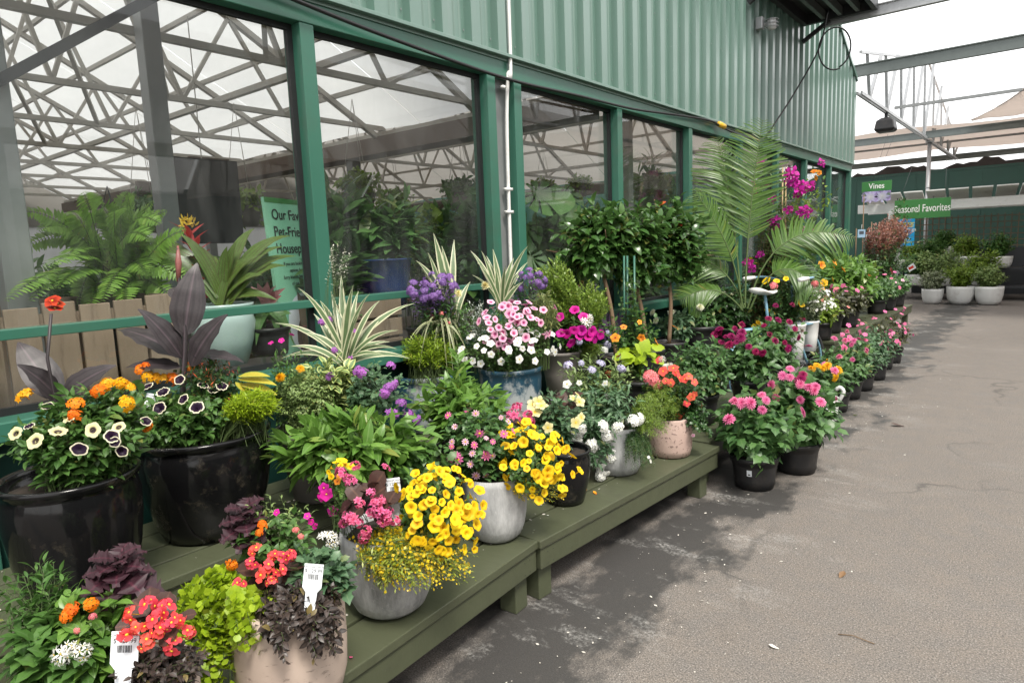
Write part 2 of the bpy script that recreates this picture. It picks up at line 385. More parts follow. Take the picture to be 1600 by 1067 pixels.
M_WHITE = plain('white_paint', (.74, .74, .72), .4, var=.06, dirt=(.5, .48, .44))
M_CONCRETE = plain('concrete_floor', (.2, .19, .18), .8, var=.2, scale=2)
M_SOIL = plain('potting_soil', (.028, .02, .014), .95, var=.5, scale=40, bs=.8)
M_BROWN = plain('brown_board', (.13, .095, .075), .75, var=.25, scale=3)
M_FENCE = plain('fence_green', (.022, .080, .060), .5, var=.2, scale=2)
M_SLATWOOD = wood_mat('weathered_crate_wood', (.20, .14, .10), (.37, .28, .21), axis=(2.5, 2.5, .35))
M_CEDAR = plain('cedar_lath', (.20, .12, .075), .7, var=.25)

# ------------------------------------------------------------------ the ground
g = Geo(); n = 2
g.add([[-3.05, -60, 0], [90, -60, 0], [90, 160, 0], [-3.05, 160, 0]], np.array([[0, 1, 2, 3]]))
structure(obj('ground', g, M_ASPH, smooth=False))
g = Geo(); g.add([[-60, -60, 0], [-3.05, -60, 0], [-3.05, 160, 0], [-60, 160, 0]], np.array([[0, 1, 2, 3]]))
structure(obj('greenhouse_floor', g, M_CONCRETE, smooth=False))

# ------------------------------------------------------------------ the glazed shop front
XF, XG = -3.05, -3.15                                   # face of the posts, plane of the panes
ZS, ZH, ZF = 1.04, 2.79, 2.915                          # sill top, underside and top of the header
front = thing('shop_building', 'green corrugated metal shop front above a long row of tall windows', 'building', (XF, 6, 0))
def fobj(name, g, m, bevel=0, parent=None, smooth=False):
    for v in g.V: v -= np.array([XF, 6, 0])
    return obj(name, g, m, parent or front, smooth, bevel=bevel)
posts = [(-1.07, .085), (.53, .085), (2.125, .085), (3.575, .085), (3.865, .085), (5.315, .085), (6.795, .085), (8.27, .085), (9.665, .085), (11.02, .085), (12.46, .085), (13.84, .13)]
for y, w in posts: fobj('post', bx(XG - .05, XF, y, y + w, 0, ZH), M_TRIM, .004)
fobj('post_filler', bx(XG - .05, XF - .07, 3.66, 3.865, 0, ZH), M_STEEL)
fobj('header', bx(XG - .06, XF + .004, -3, 13.97, ZH, ZF), M_TRIM, .004)
g = Geo(); box(g, XF - .02, XF + .05, -3, 13.98, ZF, ZF + .022); box(g, XF + .004, XF + .014, -3, 13.98, ZF - .02, ZF)
fobj('flashing', g, M_SIDING, .002)
fobj('window_sill', bx(XG - .08, XF + .06, -3, 13.83, ZS - .075, ZS), M_TRIM, .005)
bays = [(posts[i][0] + posts[i][1], posts[i + 1][0]) for i in range(len(posts) - 1) if i != 3]
for i, (a, b) in enumerate(bays):
    fobj('kick_panel', bx(XG - .02, XF - .05, a, b, 0, ZS - .075), M_DKGREEN)
    pane = fobj('window_pane', bx(XG - .004, XG + .004, a + .012, b - .012, ZS + .012, ZH - .012), M_GLASS)
    gk = Geo()
    for y0, y1, z0, z1 in ((a, a + .03, ZS, ZH), (b - .03, b, ZS, ZH), (a + .03, b - .03, ZS, ZS + .03), (a + .03, b - .03, ZH - .03, ZH)): box(gk, XG + .006, XG + .03, y0, y1, z0, z1)
    fobj('gasket', gk, M_GASKET, parent=pane)
    if i < 3: fobj('cross_rail', bx(XG + .008, XF - .025, a, b, 1.335, 1.375), M_TRIM, .003)
# corrugated siding, one sheet every three ribs
PITCH = .268
def roofline(y): return 4.44 + (13.97 - y) * .5 if y > 6.4 else 4.44 + (13.97 - 6.4) * .5 - (6.4 - y) * .5
prof = [(0, 0), (.03, .0), (.036, .006), (.048, .006), (.054, 0), (.082, 0), (.088, .006), (.100, .006), (.106, 0), (.136, 0), (.150, .052), (.236, .052), (.250, 0)]
k0 = int((13.97 + 3) / PITCH / 3)
for s in range(k0 + 1):
    y1 = 13.97 - s * 3 * PITCH; ys, xs = [], []
    for k in (2, 1, 0):
        for py, px in prof: ys.append(y1 - (k + 1) * PITCH + py); xs.append(px)
    ys.append(y1 - .005); xs.append(.002)
    ys = np.array(ys); xs = np.array(xs) + XF - .015 + .0008 * (s % 2)
    top = np.array([roofline(y) for y in ys]); zz = np.array([ZF + .023, 3.4, 3.9, 4.44])
    rows = [np.stack([xs, ys, np.full(len(ys), z)], 1) for z in zz] + [np.stack([xs, ys, np.maximum(top, 4.45)], 1)]
    V = np.concatenate(rows); m = len(ys); i = np.arange(len(rows) - 1)[:, None] * m; j = np.arange(m - 1)[None]
    F = np.stack([i + j, i + j + 1, i + m + j + 1, i + m + j], -1).reshape(-1, 4)
    g = Geo(); g.add(V, F); fobj('siding_sheet', g, M_SIDING)
g = Geo()
for z in (3.02, 3.75, 4.3):
    for k in range(62):
        y = 13.97 - (k + 1) * PITCH + .121
        if y > 1: a = np.arange(6) * 1.047; g.add(np.stack([np.full(6, XF - .008), y + .007 * np.cos(a), z + .007 * np.sin(a)], 1), np.arange(6)[None, ::-1]); g.add(np.stack([np.full(6, XF - .0075), y + .007 * np.cos(a), z + .007 * np.sin(a)], 1), np.arange(6)[None])
o = fobj('siding_screws', g, M_STEEL); o['kind'] = 'stuff'
# board behind the siding keeps the light out of the gable, trim on the corner and the rake
g = Geo(); ys = np.array([-3, 6.4, 13.9]); tp = np.array([roofline(y) - .05 for y in ys])
V = [[XF - .10, y, ZF] for y in ys] + [[XF - .10, y, z] for y, z in zip(ys, tp)] + [[XF - .06, y, ZF] for y in ys] + [[XF - .06, y, z] for y, z in zip(ys, tp)]
g.add(V, np.array([[0, 1, 4, 3], [1, 2, 5, 4], [6, 9, 10, 7], [7, 10, 11, 8], [3, 4, 10, 9], [4, 5, 11, 10], [2, 8, 11, 5]])); fobj('backing_board', g, M_BROWN)
g = Geo(); bar(g, (XF + .015, 14.0, 4.43), (XF + .015, 6.4, roofline(6.4)), .09, .06); fobj('rake_trim', g, M_SIDING)
fobj('corner_trim', bx(XF - .08, XF + .03, 13.975, 14.02, ZF + .022, 4.42), M_SIDING, .004)
fobj('side_wall', bx(-16.2, XF - .11, 13.86, 13.96, 0, 4.4), M_FENCE)

# conduit down the filler, cable along the header
g = Geo(); tube(g, smooth_path([(XF + .03, 3.80, 5.6), (XF + .03, 3.80, 3.0), (XF + .012, 3.79, 2.82), (XF - .02, 3.79, 2.4), (XF - .035, 3.79, 1.2)], 20), .013, 8)
for z in (2.72, 2.02, 1.86): box(g, XF - .045, XF - .012, 3.755, 3.825, z, z + .02)
o = obj('conduit', g, M_WHITE, smooth=True); tag(o, 'white conduit pipe running down between the two middle window posts', 'pipe')
g = Geo(); cp = [(XF + .06, 1.2, 2.96), (XF + .05, 2.05, 2.87), (XF + .05, 2.7, 2.815), (XF + .05, 3.7, 2.765), (XF + .06, 4.6, 2.78), (XF + .05, 5.5, 2.80), (XF + .05, 6.4, 2.86), (XF + .06, 7.2, 2.90), (XF + .07, 7.55, 2.86), (XF + .07, 8.3, 2.83), (XF + .06, 8.9, 2.88), (XF + .10, 9.3, 3.15), (XF + .25, 9.6, 3.55), (XF + .5, 9.7, 4.05), (XF + .6, 9.7, 4.5)]
tube(g, smooth_path(cp, 90), .011, 6); cab = obj('power_cable', g, M_BLACKC); tag(cab, 'thin black cable draped along the window header then rising to the platform', 'cable')
g = Geo(); tube(g, [(XF + .07, 7.42, 2.89), (XF + .075, 7.56, 2.875)], .03, 10); obj('plug', g, plain('yellow_plastic', (.7, .42, .03), .4), cab)
g = Geo(); a = np.linspace(.35, 6.6, 34)
tube(g, np.stack([XF + .40 + .20 * np.sin(a), 10.85 + .08 * np.sin(a) + .01 * a, 4.30 - .29 * np.cos(a)], 1), .012, 6)
tag(obj('cable_loop', g, M_BLACKC), 'black hose looped in a circle below the wall platform', 'cable')

# ------------------------------------------------------------------ wall platform with its lamp, roof over the yard
pf = thing('wall_platform', 'dark steel platform bracketed high on the corrugated wall', 'platform', (XF, 9.4, 4.2))
def local(g, root):
    L = np.array(root.location)
    for i in range(len(g.V)): g.V[i] = g.V[i] - L
    return g
g = Geo(); box(g, XF + .03, XF + 1.0, 8.35, 8.42, 4.620, 4.760); box(g, XF + .03, XF + 1.0, 10.55, 10.62, 4.620, 4.760); box(g, XF + .94, XF + 1.0, 8.42, 10.55, 4.620, 4.760); box(g, XF + .03, XF + .10, 8.42, 10.55, 4.620, 4.760)
obj('frame', local(g, pf), M_DKSTEEL, pf, False, bevel=.004)
for x in (.3, .52, .74): obj('joist', local(bx(XF + x, XF + x + .05, 8.42, 10.55, 4.640, 4.750), pf), M_BEAM, pf, False)
obj('deck', local(bx(XF + .03, XF + 1.0, 8.35, 10.62, 4.762, 4.800), pf), M_DKSTEEL, pf, False)
obj('machine_casing', local(bx(XF + .12, XF + .92, 8.5, 10.45, 4.802, 5.7), pf), plain('casing_grey', (.10, .105, .11), .5, .4), pf, False, bevel=.02)
for y in (8.385, 10.585):
    g = Geo(); bar(g, (XF + .04, y, 4.4), (XF + .4, y, 4.620), .05); obj('bracket', local(g, pf), M_DKSTEEL, pf, False)
fl = thing('wall_lamp', 'small grey caged lamp fixed to the corrugated wall under the platform', 'lamp', (XF + .03, 8.75, 4.22))
obj('junction_box', bx(0, .08, -.09, .0, -.06, .08), M_GALV, fl, False, bevel=.006)
g = Geo(); lathe(g, [(.002, .05), (.05, .05), (.055, .03), (.055, -.05), (.045, -.07), (.002, -.075)], 16); o = obj('shade', g, plain('lamp_glass', (.5, .5, .5), .2), fl, loc=(.16, .02, 0))
g = Geo()
for z in (.04, 0, -.04): tube(g, [(.075 * math.cos(q), .075 * math.sin(q), z) for q in np.linspace(0, 6.283, 17)], .006, 5, cap=False)
bar(g, (-.1, -.03, 0), (-.04, -.01, 0), .03); obj('guard', g, M_GALV, o)

def beam(label, a, b, w, h, mat=M_BEAM, nm='roof_beam', grp='roof beams over the yard'):
    a, b = np.array(a, float), np.array(b, float); o = thing(nm, label, 'beam', a, grp)
    d = norm(b - a); s = norm(np.cross(d, UP)); g = Geo()
    bar(g, a - a + UP * h * .46, b - a + UP * h * .46, w, h * .09); bar(g, a - a - UP * h * .46, b - a - UP * h * .46, w, h * .09); bar(g, a - a, b - a, w * .3, h * .84)
    obj('web', g, mat, o, False); return o
beam('galvanised channel beam running out from the wall platform', (XF + .3, 10.7, 4.64), (9, 10.7, 4.64), .08, .15, M_GALV)
beam('deep grey green beam leaving the top corner of the corrugated wall', (XF - .9, 14.12, 4.62), (9, 14.12, 4.62), .08, .21)
beam('second grey green beam behind, at the head of the white post', (-9, 22, 4.28), (9, 22, 4.28), .08, .19)
beam('farthest grey green beam above the dark fence', (-9, 29.5, 4.30), (9, 29.5, 4.30), .08, .2)
for y, z, nm in ((17.6, 4.42, 'between the first two beams'), (25.5, 4.42, 'beyond the white post')):
    g = Geo(); bar(g, (-9 if y > 20 else -3, y, z), (9, y, z), .06); tag(obj('roof_purlin', g, M_STEEL, smooth=False), 'thin steel purlin ' + nm, 'purlin')
def long_truss(x, y0, y1, label):
    o = thing('roof_truss', label, 'truss', (x, y0, 4.2), 'open roof trusses over the yard'); L = y1 - y0; g = Geo()
    for dx in (-.02, .05): bar(g, (dx, 0, 0), (dx, L, 0), .035, .06)
    obj('bottom_chord', g, M_GALV, o, False); top = lambda y: .72 + .17 * y if y < 7.8 else max(.5, .72 + .17 * 7.8 - .2 * (y - 7.8))
    g = Geo(); bar(g, (.015, 0, top(0)), (.015, 7.8, top(7.8)), .05); bar(g, (.015, 7.8, top(7.8)), (.015, L, top(L)), .05); obj('top_chord', g, M_GALV, o, False)
    n = int(L / 1.55)
    for i in range(n):
        y = (i + .5) * L / n
        for dy in (-.30, .34):
            g = Geo(); bar(g, (.015, y, .02), (.015 + .12 * (dy > 0), y + dy, top(max(0, y + dy)) - .02), .055, .05); obj('web', g, M_GALV, o, False)
    return o
long_truss(-2.98, 14.0, 29.4, 'open steel truss running back from the corner of the corrugated wall')
long_truss(2.2, 10.7, 29.4, 'open steel truss over the far side of the aisle')
def yard_post(x, y, label, top=4.15, r=.055):
    o = thing('roof_post', label, 'post', (x, y, 0), 'round steel posts carrying the yard roof')
    g = Geo(); lathe(g, [(.001, 0), (r, 0), (r, top), (.001, top)], 16); obj('shaft', g, M_GALV, o)
    g = Geo(); lathe(g, [(.001, 2.88), (r + .008, 2.88), (r + .008, 2.91), (.001, 2.91)], 16); obj('collar', g, M_GALV, o)
    obj('cap_plate', bx(-.1, .1, -.1, .1, top, top + .02), M_GALV, o, False); return o
yard_post(-2.95, 22.7, 'round galvanised post in front of the dark green fence')
yard_post(2.25, 22.7, 'round galvanised post at the far right of the aisle')
yard_post(2.25, 14.2, 'round galvanised post at the right side of the yard')
g = Geo(); rng = np.random.default_rng(3)
def sheet(name, x0, x1, y0, y1, fz, mat, nx=24, ny=16, label=None, cat='roof sheet', parent=None):
    X, Y = np.meshgrid(np.linspace(x0, x1, nx), np.linspace(y0, y1, ny), indexing='ij'); Z = fz(X, Y); g = Geo()
    i = np.arange(nx - 1)[:, None] * ny; j = np.arange(ny - 1)[None]
    g.add(np.stack([X, Y, Z], -1), np.stack([i + j, i + ny + j, i + ny + j + 1, i + j + 1], -1).reshape(-1, 4), np.stack([X, Y], -1))
    o = obj(name, g, mat, parent); so = o.modifiers.new('thick', 'SOLIDIFY'); so.thickness = .004
    return tag(o, label, cat) if label else o
for k, (y0, y1, nm) in enumerate(((22.2, 25.5, 'nearer'), (25.5, 29.4, 'farther'))):
    sheet('roof_sheet', -9, 9, y0, y1, lambda X, Y: 4.55 + .05 * np.sin(X * 1.3) - .04 * np.cos(Y * 2), M_SHADE, label=f'cream translucent roof sheet beyond the white post, {nm} strip')
sheet('shade_drape', -1.9, 5, 14.4, 21.9, lambda X, Y: 4.5 - .10 * np.sin((Y - 14.4) * .42) - .02 * np.sin(X * 7 + Y), M_SHADE, label='cream shade cloth hung under the open roof at the right', cat='shade cloth')
md = bpy.data.objects['shade_drape'].data                   # its free edge runs in a slack diagonal
for v in md.vertices:
    t = (v.co.y - 14.4) / 7.5; v.co.x = max(v.co.x, -2.1 + 2.0 * (1 - t) ** 1.0 + .25 * math.sin(t * 3.1))
sheet('rolled_cloth', -9, 9, 28.6, 29.2, lambda X, Y: 3.70 + .10 * np.sin(X * 2.3) + .06 * np.sin(X * 6.1 + 1) + .04 * np.sin(X * 17) + (Y - 28.9) * 1.1, plain('dark_cloth', (.03, .027, .026), .9), nx=90, label='dark shade cloth bunched along the roof edge above the green fence', cat='shade cloth')
# loudspeaker under the truss
sp = thing('loudspeaker', 'black loudspeaker hanging under the truss chord', 'speaker', (-2.98, 16.6, 3.78))
g = Geo(); V = []
for z, w, d in ((.30, .10, .10), (.24, .22, .16), (.05, .26, .2), (0, .2, .16)): V += [[-w * .75, -d, z], [w * .75, -d, z], [w * .75, d, z], [-w * .75, d, z]]
F = [np.array([[0, 1, 2, 3], [15, 14, 13, 12]])] + [np.array([[4 * k + j, 4 * k + (j + 1) % 4, 4 * k + 4 + (j + 1) % 4, 4 * k + 4 + j][::-1] for k in range(3) for j in range(4)])]
g.add(V, F); obj('cabinet', g, M_BLACKP, sp, False, bevel=.02); obj('bracket', bx(-.03, .03, -.03, .03, .30, .42), M_DKSTEEL, sp, False)

# ------------------------------------------------------------------ dark fence at the end of the yard
fe = thing('fence', 'tall dark green panelled fence across the end of the yard', 'fence', (-8.5, 24.2, 0))
for k in range(50):
    x = k * .42
    obj('fence_panel', bx(x, x + .4195, -.012 * (k % 2), .03, 0, 3.42 + .004 * (k % 3)), M_FENCE, fe, False)
obj('top_rail', bx(0, 21, -.03, .05, 3.43, 3.48), M_FENCE, fe, False)
for x in (0, 7, 14, 20.9): obj('fence_post', bx(x, x + .08, .034, .12, 0, 3.4), M_FENCE, fe, False)
# ------------------------------------------------------------------ inside the glass: roof, trusses, back wall
roof = thing('greenhouse_roof', 'white film greenhouse roof with steel trusses seen through the shop windows', 'roof', (-9, 5.2, 0))
def robj(name, g, m, parent=None):
    for v in g.V: v -= np.array([-9, 5.2, 0])
    return obj(name, g, m, parent or roof, False)
GZ, RZ = 2.93, 4.95
spans = [(-9.8, -2.3), (-2.3, 5.2), (5.2, 12.7)]
def rz(y):
    for a, b in spans:
        if a <= y <= b: return GZ + (RZ - GZ) * (1 - abs(y - (a + b) / 2) / ((b - a) / 2))
    return GZ
for si, (a, b) in enumerate(spans):
    for h, (y0, y1) in enumerate(((a, (a + b) / 2), ((a + b) / 2, b))):
        for x in np.arange(-16, -3.3, 2.12):
            g = Geo(); z0, z1 = (GZ, RZ) if h == 0 else (RZ, GZ); xs = np.linspace(x + .004, x + 2.116, 5); ys = np.linspace(y0, y1, 7); X, Y = np.meshgrid(xs, ys, indexing='ij')
            Z = z0 + (z1 - z0) * (Y - y0) / (y1 - y0) + .06 + .03 * np.sin((X - x) / 2.12 * np.pi) + .012 * np.sin(Y * 3 + X)
            i = np.arange(4)[:, None] * 7; j = np.arange(6)[None]; g.add(np.stack([X, Y, Z], -1), np.stack([i + j, i + 7 + j, i + 8 + j, i + j + 1], -1).reshape(-1, 4))
            o = robj('film_panel', g, M_FILM if si < 2 else M_FILM2); [setattr(p, 'use_smooth', True) for p in o.data.polygons]
        for f in (.02, .18, .34, .5, .66, .82, .98):
            y = y0 + (y1 - y0) * f; g = Geo(); bar(g, (-16, y, rz(y) - .03), (-3.3, y, rz(y) - .03), .035, .045); robj('purlin', g, M_TRUSS)
    g = Geo(); box(g, -16, -3.25, b - .14, b + .14, GZ - .20, GZ - .02); robj('gutter', g, M_BROWN)
    for x in np.arange(-15.3, -3.3, 1.55 if si == 1 else 2.4):
        g = Geo(); zb = GZ - .02 + (.12 if si != 1 else .10)
        bar(g, (x, a, zb), (x, b, zb), .05, .045); n = 7 if si == 1 else 6
        bar(g, (x, a, rz(a) - .08), (x, (a + b) / 2, RZ - .08), .06, .05); bar(g, (x, (a + b) / 2, RZ - .08), (x, b, rz(b) - .08), .06, .05)
        tr = robj('roof_truss', g, M_TRUSS); ys = np.linspace(a + .3, b - .3, n * 2 + 1)
        for k in range(n * 2):
            p, q = ys[k], ys[k + 1]; za, zc = (zb, rz(q) - .09) if k % 2 == 0 else (rz(p) - .09, zb)
            g = Geo(); bar(g, (x, p, za), (x, q, zc), .034, .03); robj('web', g, M_TRUSS, tr)
        if si == 1:
            for y in (.1, 2.8):                            # bracing between neighbouring trusses
                g = Geo(); bar(g, (x, y, zb), (x + 1.5, y + (.9 if y < 1 else -.9), rz(y) - .2), .035); robj('brace', g, M_TRUSS)
    for y in ((a + b) / 2 - 1.9, (a + b) / 2 + 1.9):
        g = Geo(); bar(g, (-16, y, GZ + .16), (-3.3, y, GZ + .16), .05, .05); robj('tie', g, M_TRUSS)
p_, q_ = on_x(-120, 190, -3.5), on_x(330, -52, -3.5); g = Geo(); bar(g, p_, q_, .04, .045); robj('rafter', g, M_DKSTEEL)
for x, y, w in ((-4.35, 1.95, .11), (-3.62, .93, .12), (-6.6, 5.2, .12), (-10.2, 5.2, .12), (-3.9, 7.0, .1), (-7.4, 12.7, .12), (-13.6, 5.2, .12)):
    o = thing('inside_column', f'grey steel column standing behind the glass {["beside the red bromeliad", "behind the big fern", "behind the hanging vine", "far back in the greenhouse", "behind the bushy standards", "deep behind the palm", "at the greenhouse back wall"][[1.95, .93, 5.2, 7.0, 12.7].index(y) if x > -7 else (5 if y == 12.7 else 3 if x > -11 else 6)]}', 'column', (x, y, 0), 'steel columns inside the greenhouse')
    obj('shaft', bx(-w / 2, w / 2, -w / 2, w / 2, 0, rz(y) - .05 if y not in (5.2, 12.7) else GZ - .21), M_STEEL, o, False, bevel=.006)
    obj('base_plate', bx(-.12, .12, -.12, .12, .003, .018), M_STEEL, o, False)
bw = thing('back_wall', 'far wall of the greenhouse with pale glazed openings', 'wall', (-16.3, 0, 0))
obj('wall', bx(-.1, 0, -10, 14, 0, 1.0), M_BROWN, bw, False); obj('wall_top', bx(-.1, 0, -10, 14, 2.45, 5.2), plain('dim_board', (.2, .185, .17), .8), bw, False)
for k in range(10): obj('mullion', bx(-.1, .02, -10 + k * 2.6, -9.9 + k * 2.6, 1.0, 2.45), M_STEEL, bw, False)
for k in range(9): obj('window_pane', bx(-.06, -.04, -9.9 + k * 2.6, -7.4 + k * 2.6, 1.0, 2.45), M_FILM, bw, False)
lw = thing('end_wall', 'near end wall of the greenhouse, out beside the first span', 'wall', (-9.8, -9.9, 0))
obj('wall', bx(-6.4, 6.5, -.1, 0, 0, 5.1), M_FILM2, lw, False)
# ------------------------------------------------------------------ the plank benches
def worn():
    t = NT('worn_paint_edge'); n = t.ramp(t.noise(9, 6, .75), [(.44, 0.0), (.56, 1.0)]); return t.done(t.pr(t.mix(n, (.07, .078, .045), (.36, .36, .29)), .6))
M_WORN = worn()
def bench(label, p0, p1, depth, top, planks, seed, lip=.105, leg_at=(.06, .94)):
    """p0, p1: the front corners, the bench runs back from them towards the wall"""
    p0, p1 = np.array(p0, float), np.array(p1, float); L = np.linalg.norm(p1 - p0); a = math.atan2(p1[1] - p0[1], p1[0] - p0[0])
    b = thing('bench', label, 'bench', (p0[0], p0[1], 0), 'olive plank display benches', a); r = random.Random(seed)
    w = depth / planks
    for k in range(planks):
        z = top + r.uniform(-.001, .001)
        obj('plank', bx(-.012 if k == 0 else 0, L, k * w - (.012 if k == 0 else 0), (k + 1) * w - .015, z - .036, z), M_BENCH, b, False, bevel=.004)
    obj('front_board', bx(.002, L - .002, 0, .034, top - .037 - lip, top - .038), M_BENCH, b, False, bevel=.004)
    obj('back_board', bx(.002, L - .002, depth - .045, depth - .011, top - .037 - lip, top - .038), M_BENCH, b, False, bevel=.004)
    for x in (.0, L - .036): obj('end_board', bx(x + .003, x + .035, .036, depth - .047, top - .037 - lip, top - .038), M_BENCH, b, False, bevel=.003)
    for f in leg_at:
        for y in (.037, depth - .14):
            x = f * L; obj('leg', bx(x - .045, x + .045, y, y + .09, 0, top - .039), M_BENCH, b, False, bevel=.005)
    g = Geo()
    for f in leg_at:
        for dz in (-.03, -.085):
            for dx in (-.02, .02): lathe_at(g, (f * L + dx, -.001, top - .04 + dz), .0028)
    obj('screws', g, M_DKSTEEL, b, False)
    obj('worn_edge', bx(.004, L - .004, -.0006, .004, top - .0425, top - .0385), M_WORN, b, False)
    return b
def lathe_at(g, p, r):
    a = np.arange(8) * .785; V = np.stack([p[0] + r * np.cos(a), np.full(8, p[1]), p[2] + r * np.sin(a)], 1); g.add(V, np.arange(8)[None])
e = on_z(842, 845, .31); d1 = np.array([-1.737, 2.25]); n1 = np.array([-1.59, .1])
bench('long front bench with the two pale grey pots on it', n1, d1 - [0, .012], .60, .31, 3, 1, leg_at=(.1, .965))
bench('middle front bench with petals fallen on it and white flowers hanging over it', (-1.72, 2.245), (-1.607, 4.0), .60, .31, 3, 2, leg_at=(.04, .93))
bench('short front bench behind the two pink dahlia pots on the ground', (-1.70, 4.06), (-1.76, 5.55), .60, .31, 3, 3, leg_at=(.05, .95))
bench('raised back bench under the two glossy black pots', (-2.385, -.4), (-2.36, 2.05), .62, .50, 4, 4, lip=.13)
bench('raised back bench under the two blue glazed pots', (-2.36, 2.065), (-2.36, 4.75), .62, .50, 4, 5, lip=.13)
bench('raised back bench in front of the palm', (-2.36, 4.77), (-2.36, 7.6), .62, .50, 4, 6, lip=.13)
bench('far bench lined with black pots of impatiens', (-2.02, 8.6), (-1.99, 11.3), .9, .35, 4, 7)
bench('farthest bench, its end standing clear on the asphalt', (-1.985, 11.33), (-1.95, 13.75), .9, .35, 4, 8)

# ------------------------------------------------------------------ pots
def black_glaze():
    t = NT('black_glaze'); n = t.noise(2.2, 6, .65); d = t.noise(9, 6, .75)
    c = t.mix(t.ramp(d, [(.55, 0.0), (.7, .75)]), (.006, .006, .0065), (.05, .042, .030))
    return t.done(t.pr(c, t.math('ADD', .10, t.math('MULTIPLY', t.ramp(d, [(.5, 0.0), (.7, 1.0)]), .3)), spec=.32, bump=n, bs=.14))
def grey_clay():
    t = NT('grey_fibre_clay'); n = t.ramp(t.noise(9, 7, .75, stretch=(1, 1, .25)), [(.32, 0.0), (.68, 1.0)]); m = t.noise(2.2, 5, .7)
    c = t.mix(n, (.17, .175, .175), (.58, .585, .585)); c = t.mix(t.ramp(m, [(.45, 0.0), (.7, .5)]), c, (.24, .24, .245))
    c = t.mix(t.ramp(t.noise(60, 3, .7), [(.62, 0.0), (.72, .6)]), c, (.6, .6, .6))
    return t.done(t.pr(c, .62, spec=.3, bump=n, bs=.25))
def travertine():
    t = NT('travertine'); v = t.n('TexCoord').outputs['Object']; n = t.noise(4, 6, .65)
    c = t.mix(n, (.40, .31, .255), (.56, .46, .39)); p = t.noise(45, 4, .65, stretch=(.6, .6, 1.6)); pits = t.ramp(p, [(.60, 0.0), (.66, 1.0)])
    c = t.mix(t.math('MULTIPLY', pits, .5), c, (.22, .17, .14))
    return t.done(t.pr(c, .7, spec=.3, bump=t.math('SUBTRACT', t.math('MULTIPLY', n, .4), pits), bs=.5, bd=.006))
def blue_glaze():
    t = NT('weathered_blue_glaze'); n = t.noise(4.5, 7, .72, stretch=(1, 1, .7)); m = t.noise(1.8, 4, .6)
    c = t.mix(m, (.012, .045, .075), (.035, .10, .15)); c = t.mix(t.ramp(n, [(.49, 0.0), (.58, .9)]), c, (.42, .45, .45))
    c = t.mix(t.ramp(t.noise(20, 4, .7), [(.58, 0.0), (.68, .6)]), c, (.50, .47, .40))
    return t.done(t.pr(c, .3, spec=.5, bump=n, bs=.2))
def terrazzo():
    t = NT('pink_terrazzo'); v = t.noise(55, 2, .5); c = t.mix(t.noise(4, 4, .6), (.42, .29, .25), (.55, .42, .36))
    c = t.mix(t.ramp(v, [(.6, 0.0), (.64, .8)]), c, (.16, .11, .10)); return t.done(t.pr(c, .65, spec=.3, bump=v, bs=.2))
MG = {'black': black_glaze(), 'grey': grey_clay(), 'trav': travertine(), 'blue': blue_glaze(), 'terra': terrazzo(),
      'taupe': plain('taupe_clay', (.17, .155, .14), .7, var=.2, scale=6), 'white': plain('white_glaze', (.7, .7, .68), .3, var=.06, dirt=(.45, .43, .4)),
      'nursery': M_BLACKP, 'aqua': plain('pale_aqua_glaze', (.45, .56, .55), .25, var=.12), 'navy': plain('navy_glaze', (.012, .035, .13), .15, var=.25), 'dimple': None}
MG['dimple'] = MG['grey']
PP = {  # outline from the foot up, (radius, height) of the rim radius and height
    'black': [(.64, 0), (.72, .02), (.80, .14), (.93, .42), (1.0, .66), (1.01, .82), (.965, .90), (.95, .93), (1.03, .955), (1.04, .985), (1.0, 1.0), (.93, .985)],
    'grey': [(.52, 0), (.64, .015), (.78, .08), (.90, .22), (.97, .42), (1.0, .65), (1.01, .9), (1.0, 1.0), (.94, 1.0)],
    'trav': [(.60, 0), (.76, .02), (.90, .10), (.99, .26), (1.02, .5), (1.02, .8), (1.0, 1.0), (.93, 1.0)],
    'blue': [(.72, 0), (.8, .02), (.9, .2), (.97, .5), (1.0, .8), (.985, .9), (1.04, .93), (1.04, .99), (.99, 1.0), (.93, .99)],
    'terra': [(.80, 0), (.92, .03), (1.0, .2), (1.02, .6), (.99, .95), (.97, 1.0), (.92, 1.0)],
    'taupe': [(.66, 0), (.70, .02), (.85, .5), (.97, .93), (1.0, .94), (1.0, 1.0), (.94, 1.0)],
    'white': [(.55, 0), (.70, .03), (.86, .2), (.96, .5), (1.0, .85), (1.0, 1.0), (.94, 1.0)],
    'nursery': [(.74, 0), (.78, .02), (.80, .12), (.825, .13), (.83, .30), (.90, .70), (.905, .74), (.93, .75), (.94, .86), (1.0, .87), (1.015, .93), (1.01, .99), (.98, 1.0), (.93, 1.0)],
    'aqua': [(.6, 0), (.66, .02), (.9, .4), (1.0, .7), (.92, .86), (.86, .9), (.98, .95), (1.0, 1.0), (.92, 1.0)],
    'navy': [(.62, 0), (.68, .02), (.86, .5), (.97, .96), (1.0, .97), (1.0, 1.0), (.94, 1.0)],
    'dimple': [(.62, 0), (.74, .02), (.9, .2), (.98, .5), (1.0, .9), (1.0, 1.0), (.93, 1.0)]}
POT_MESH = {}
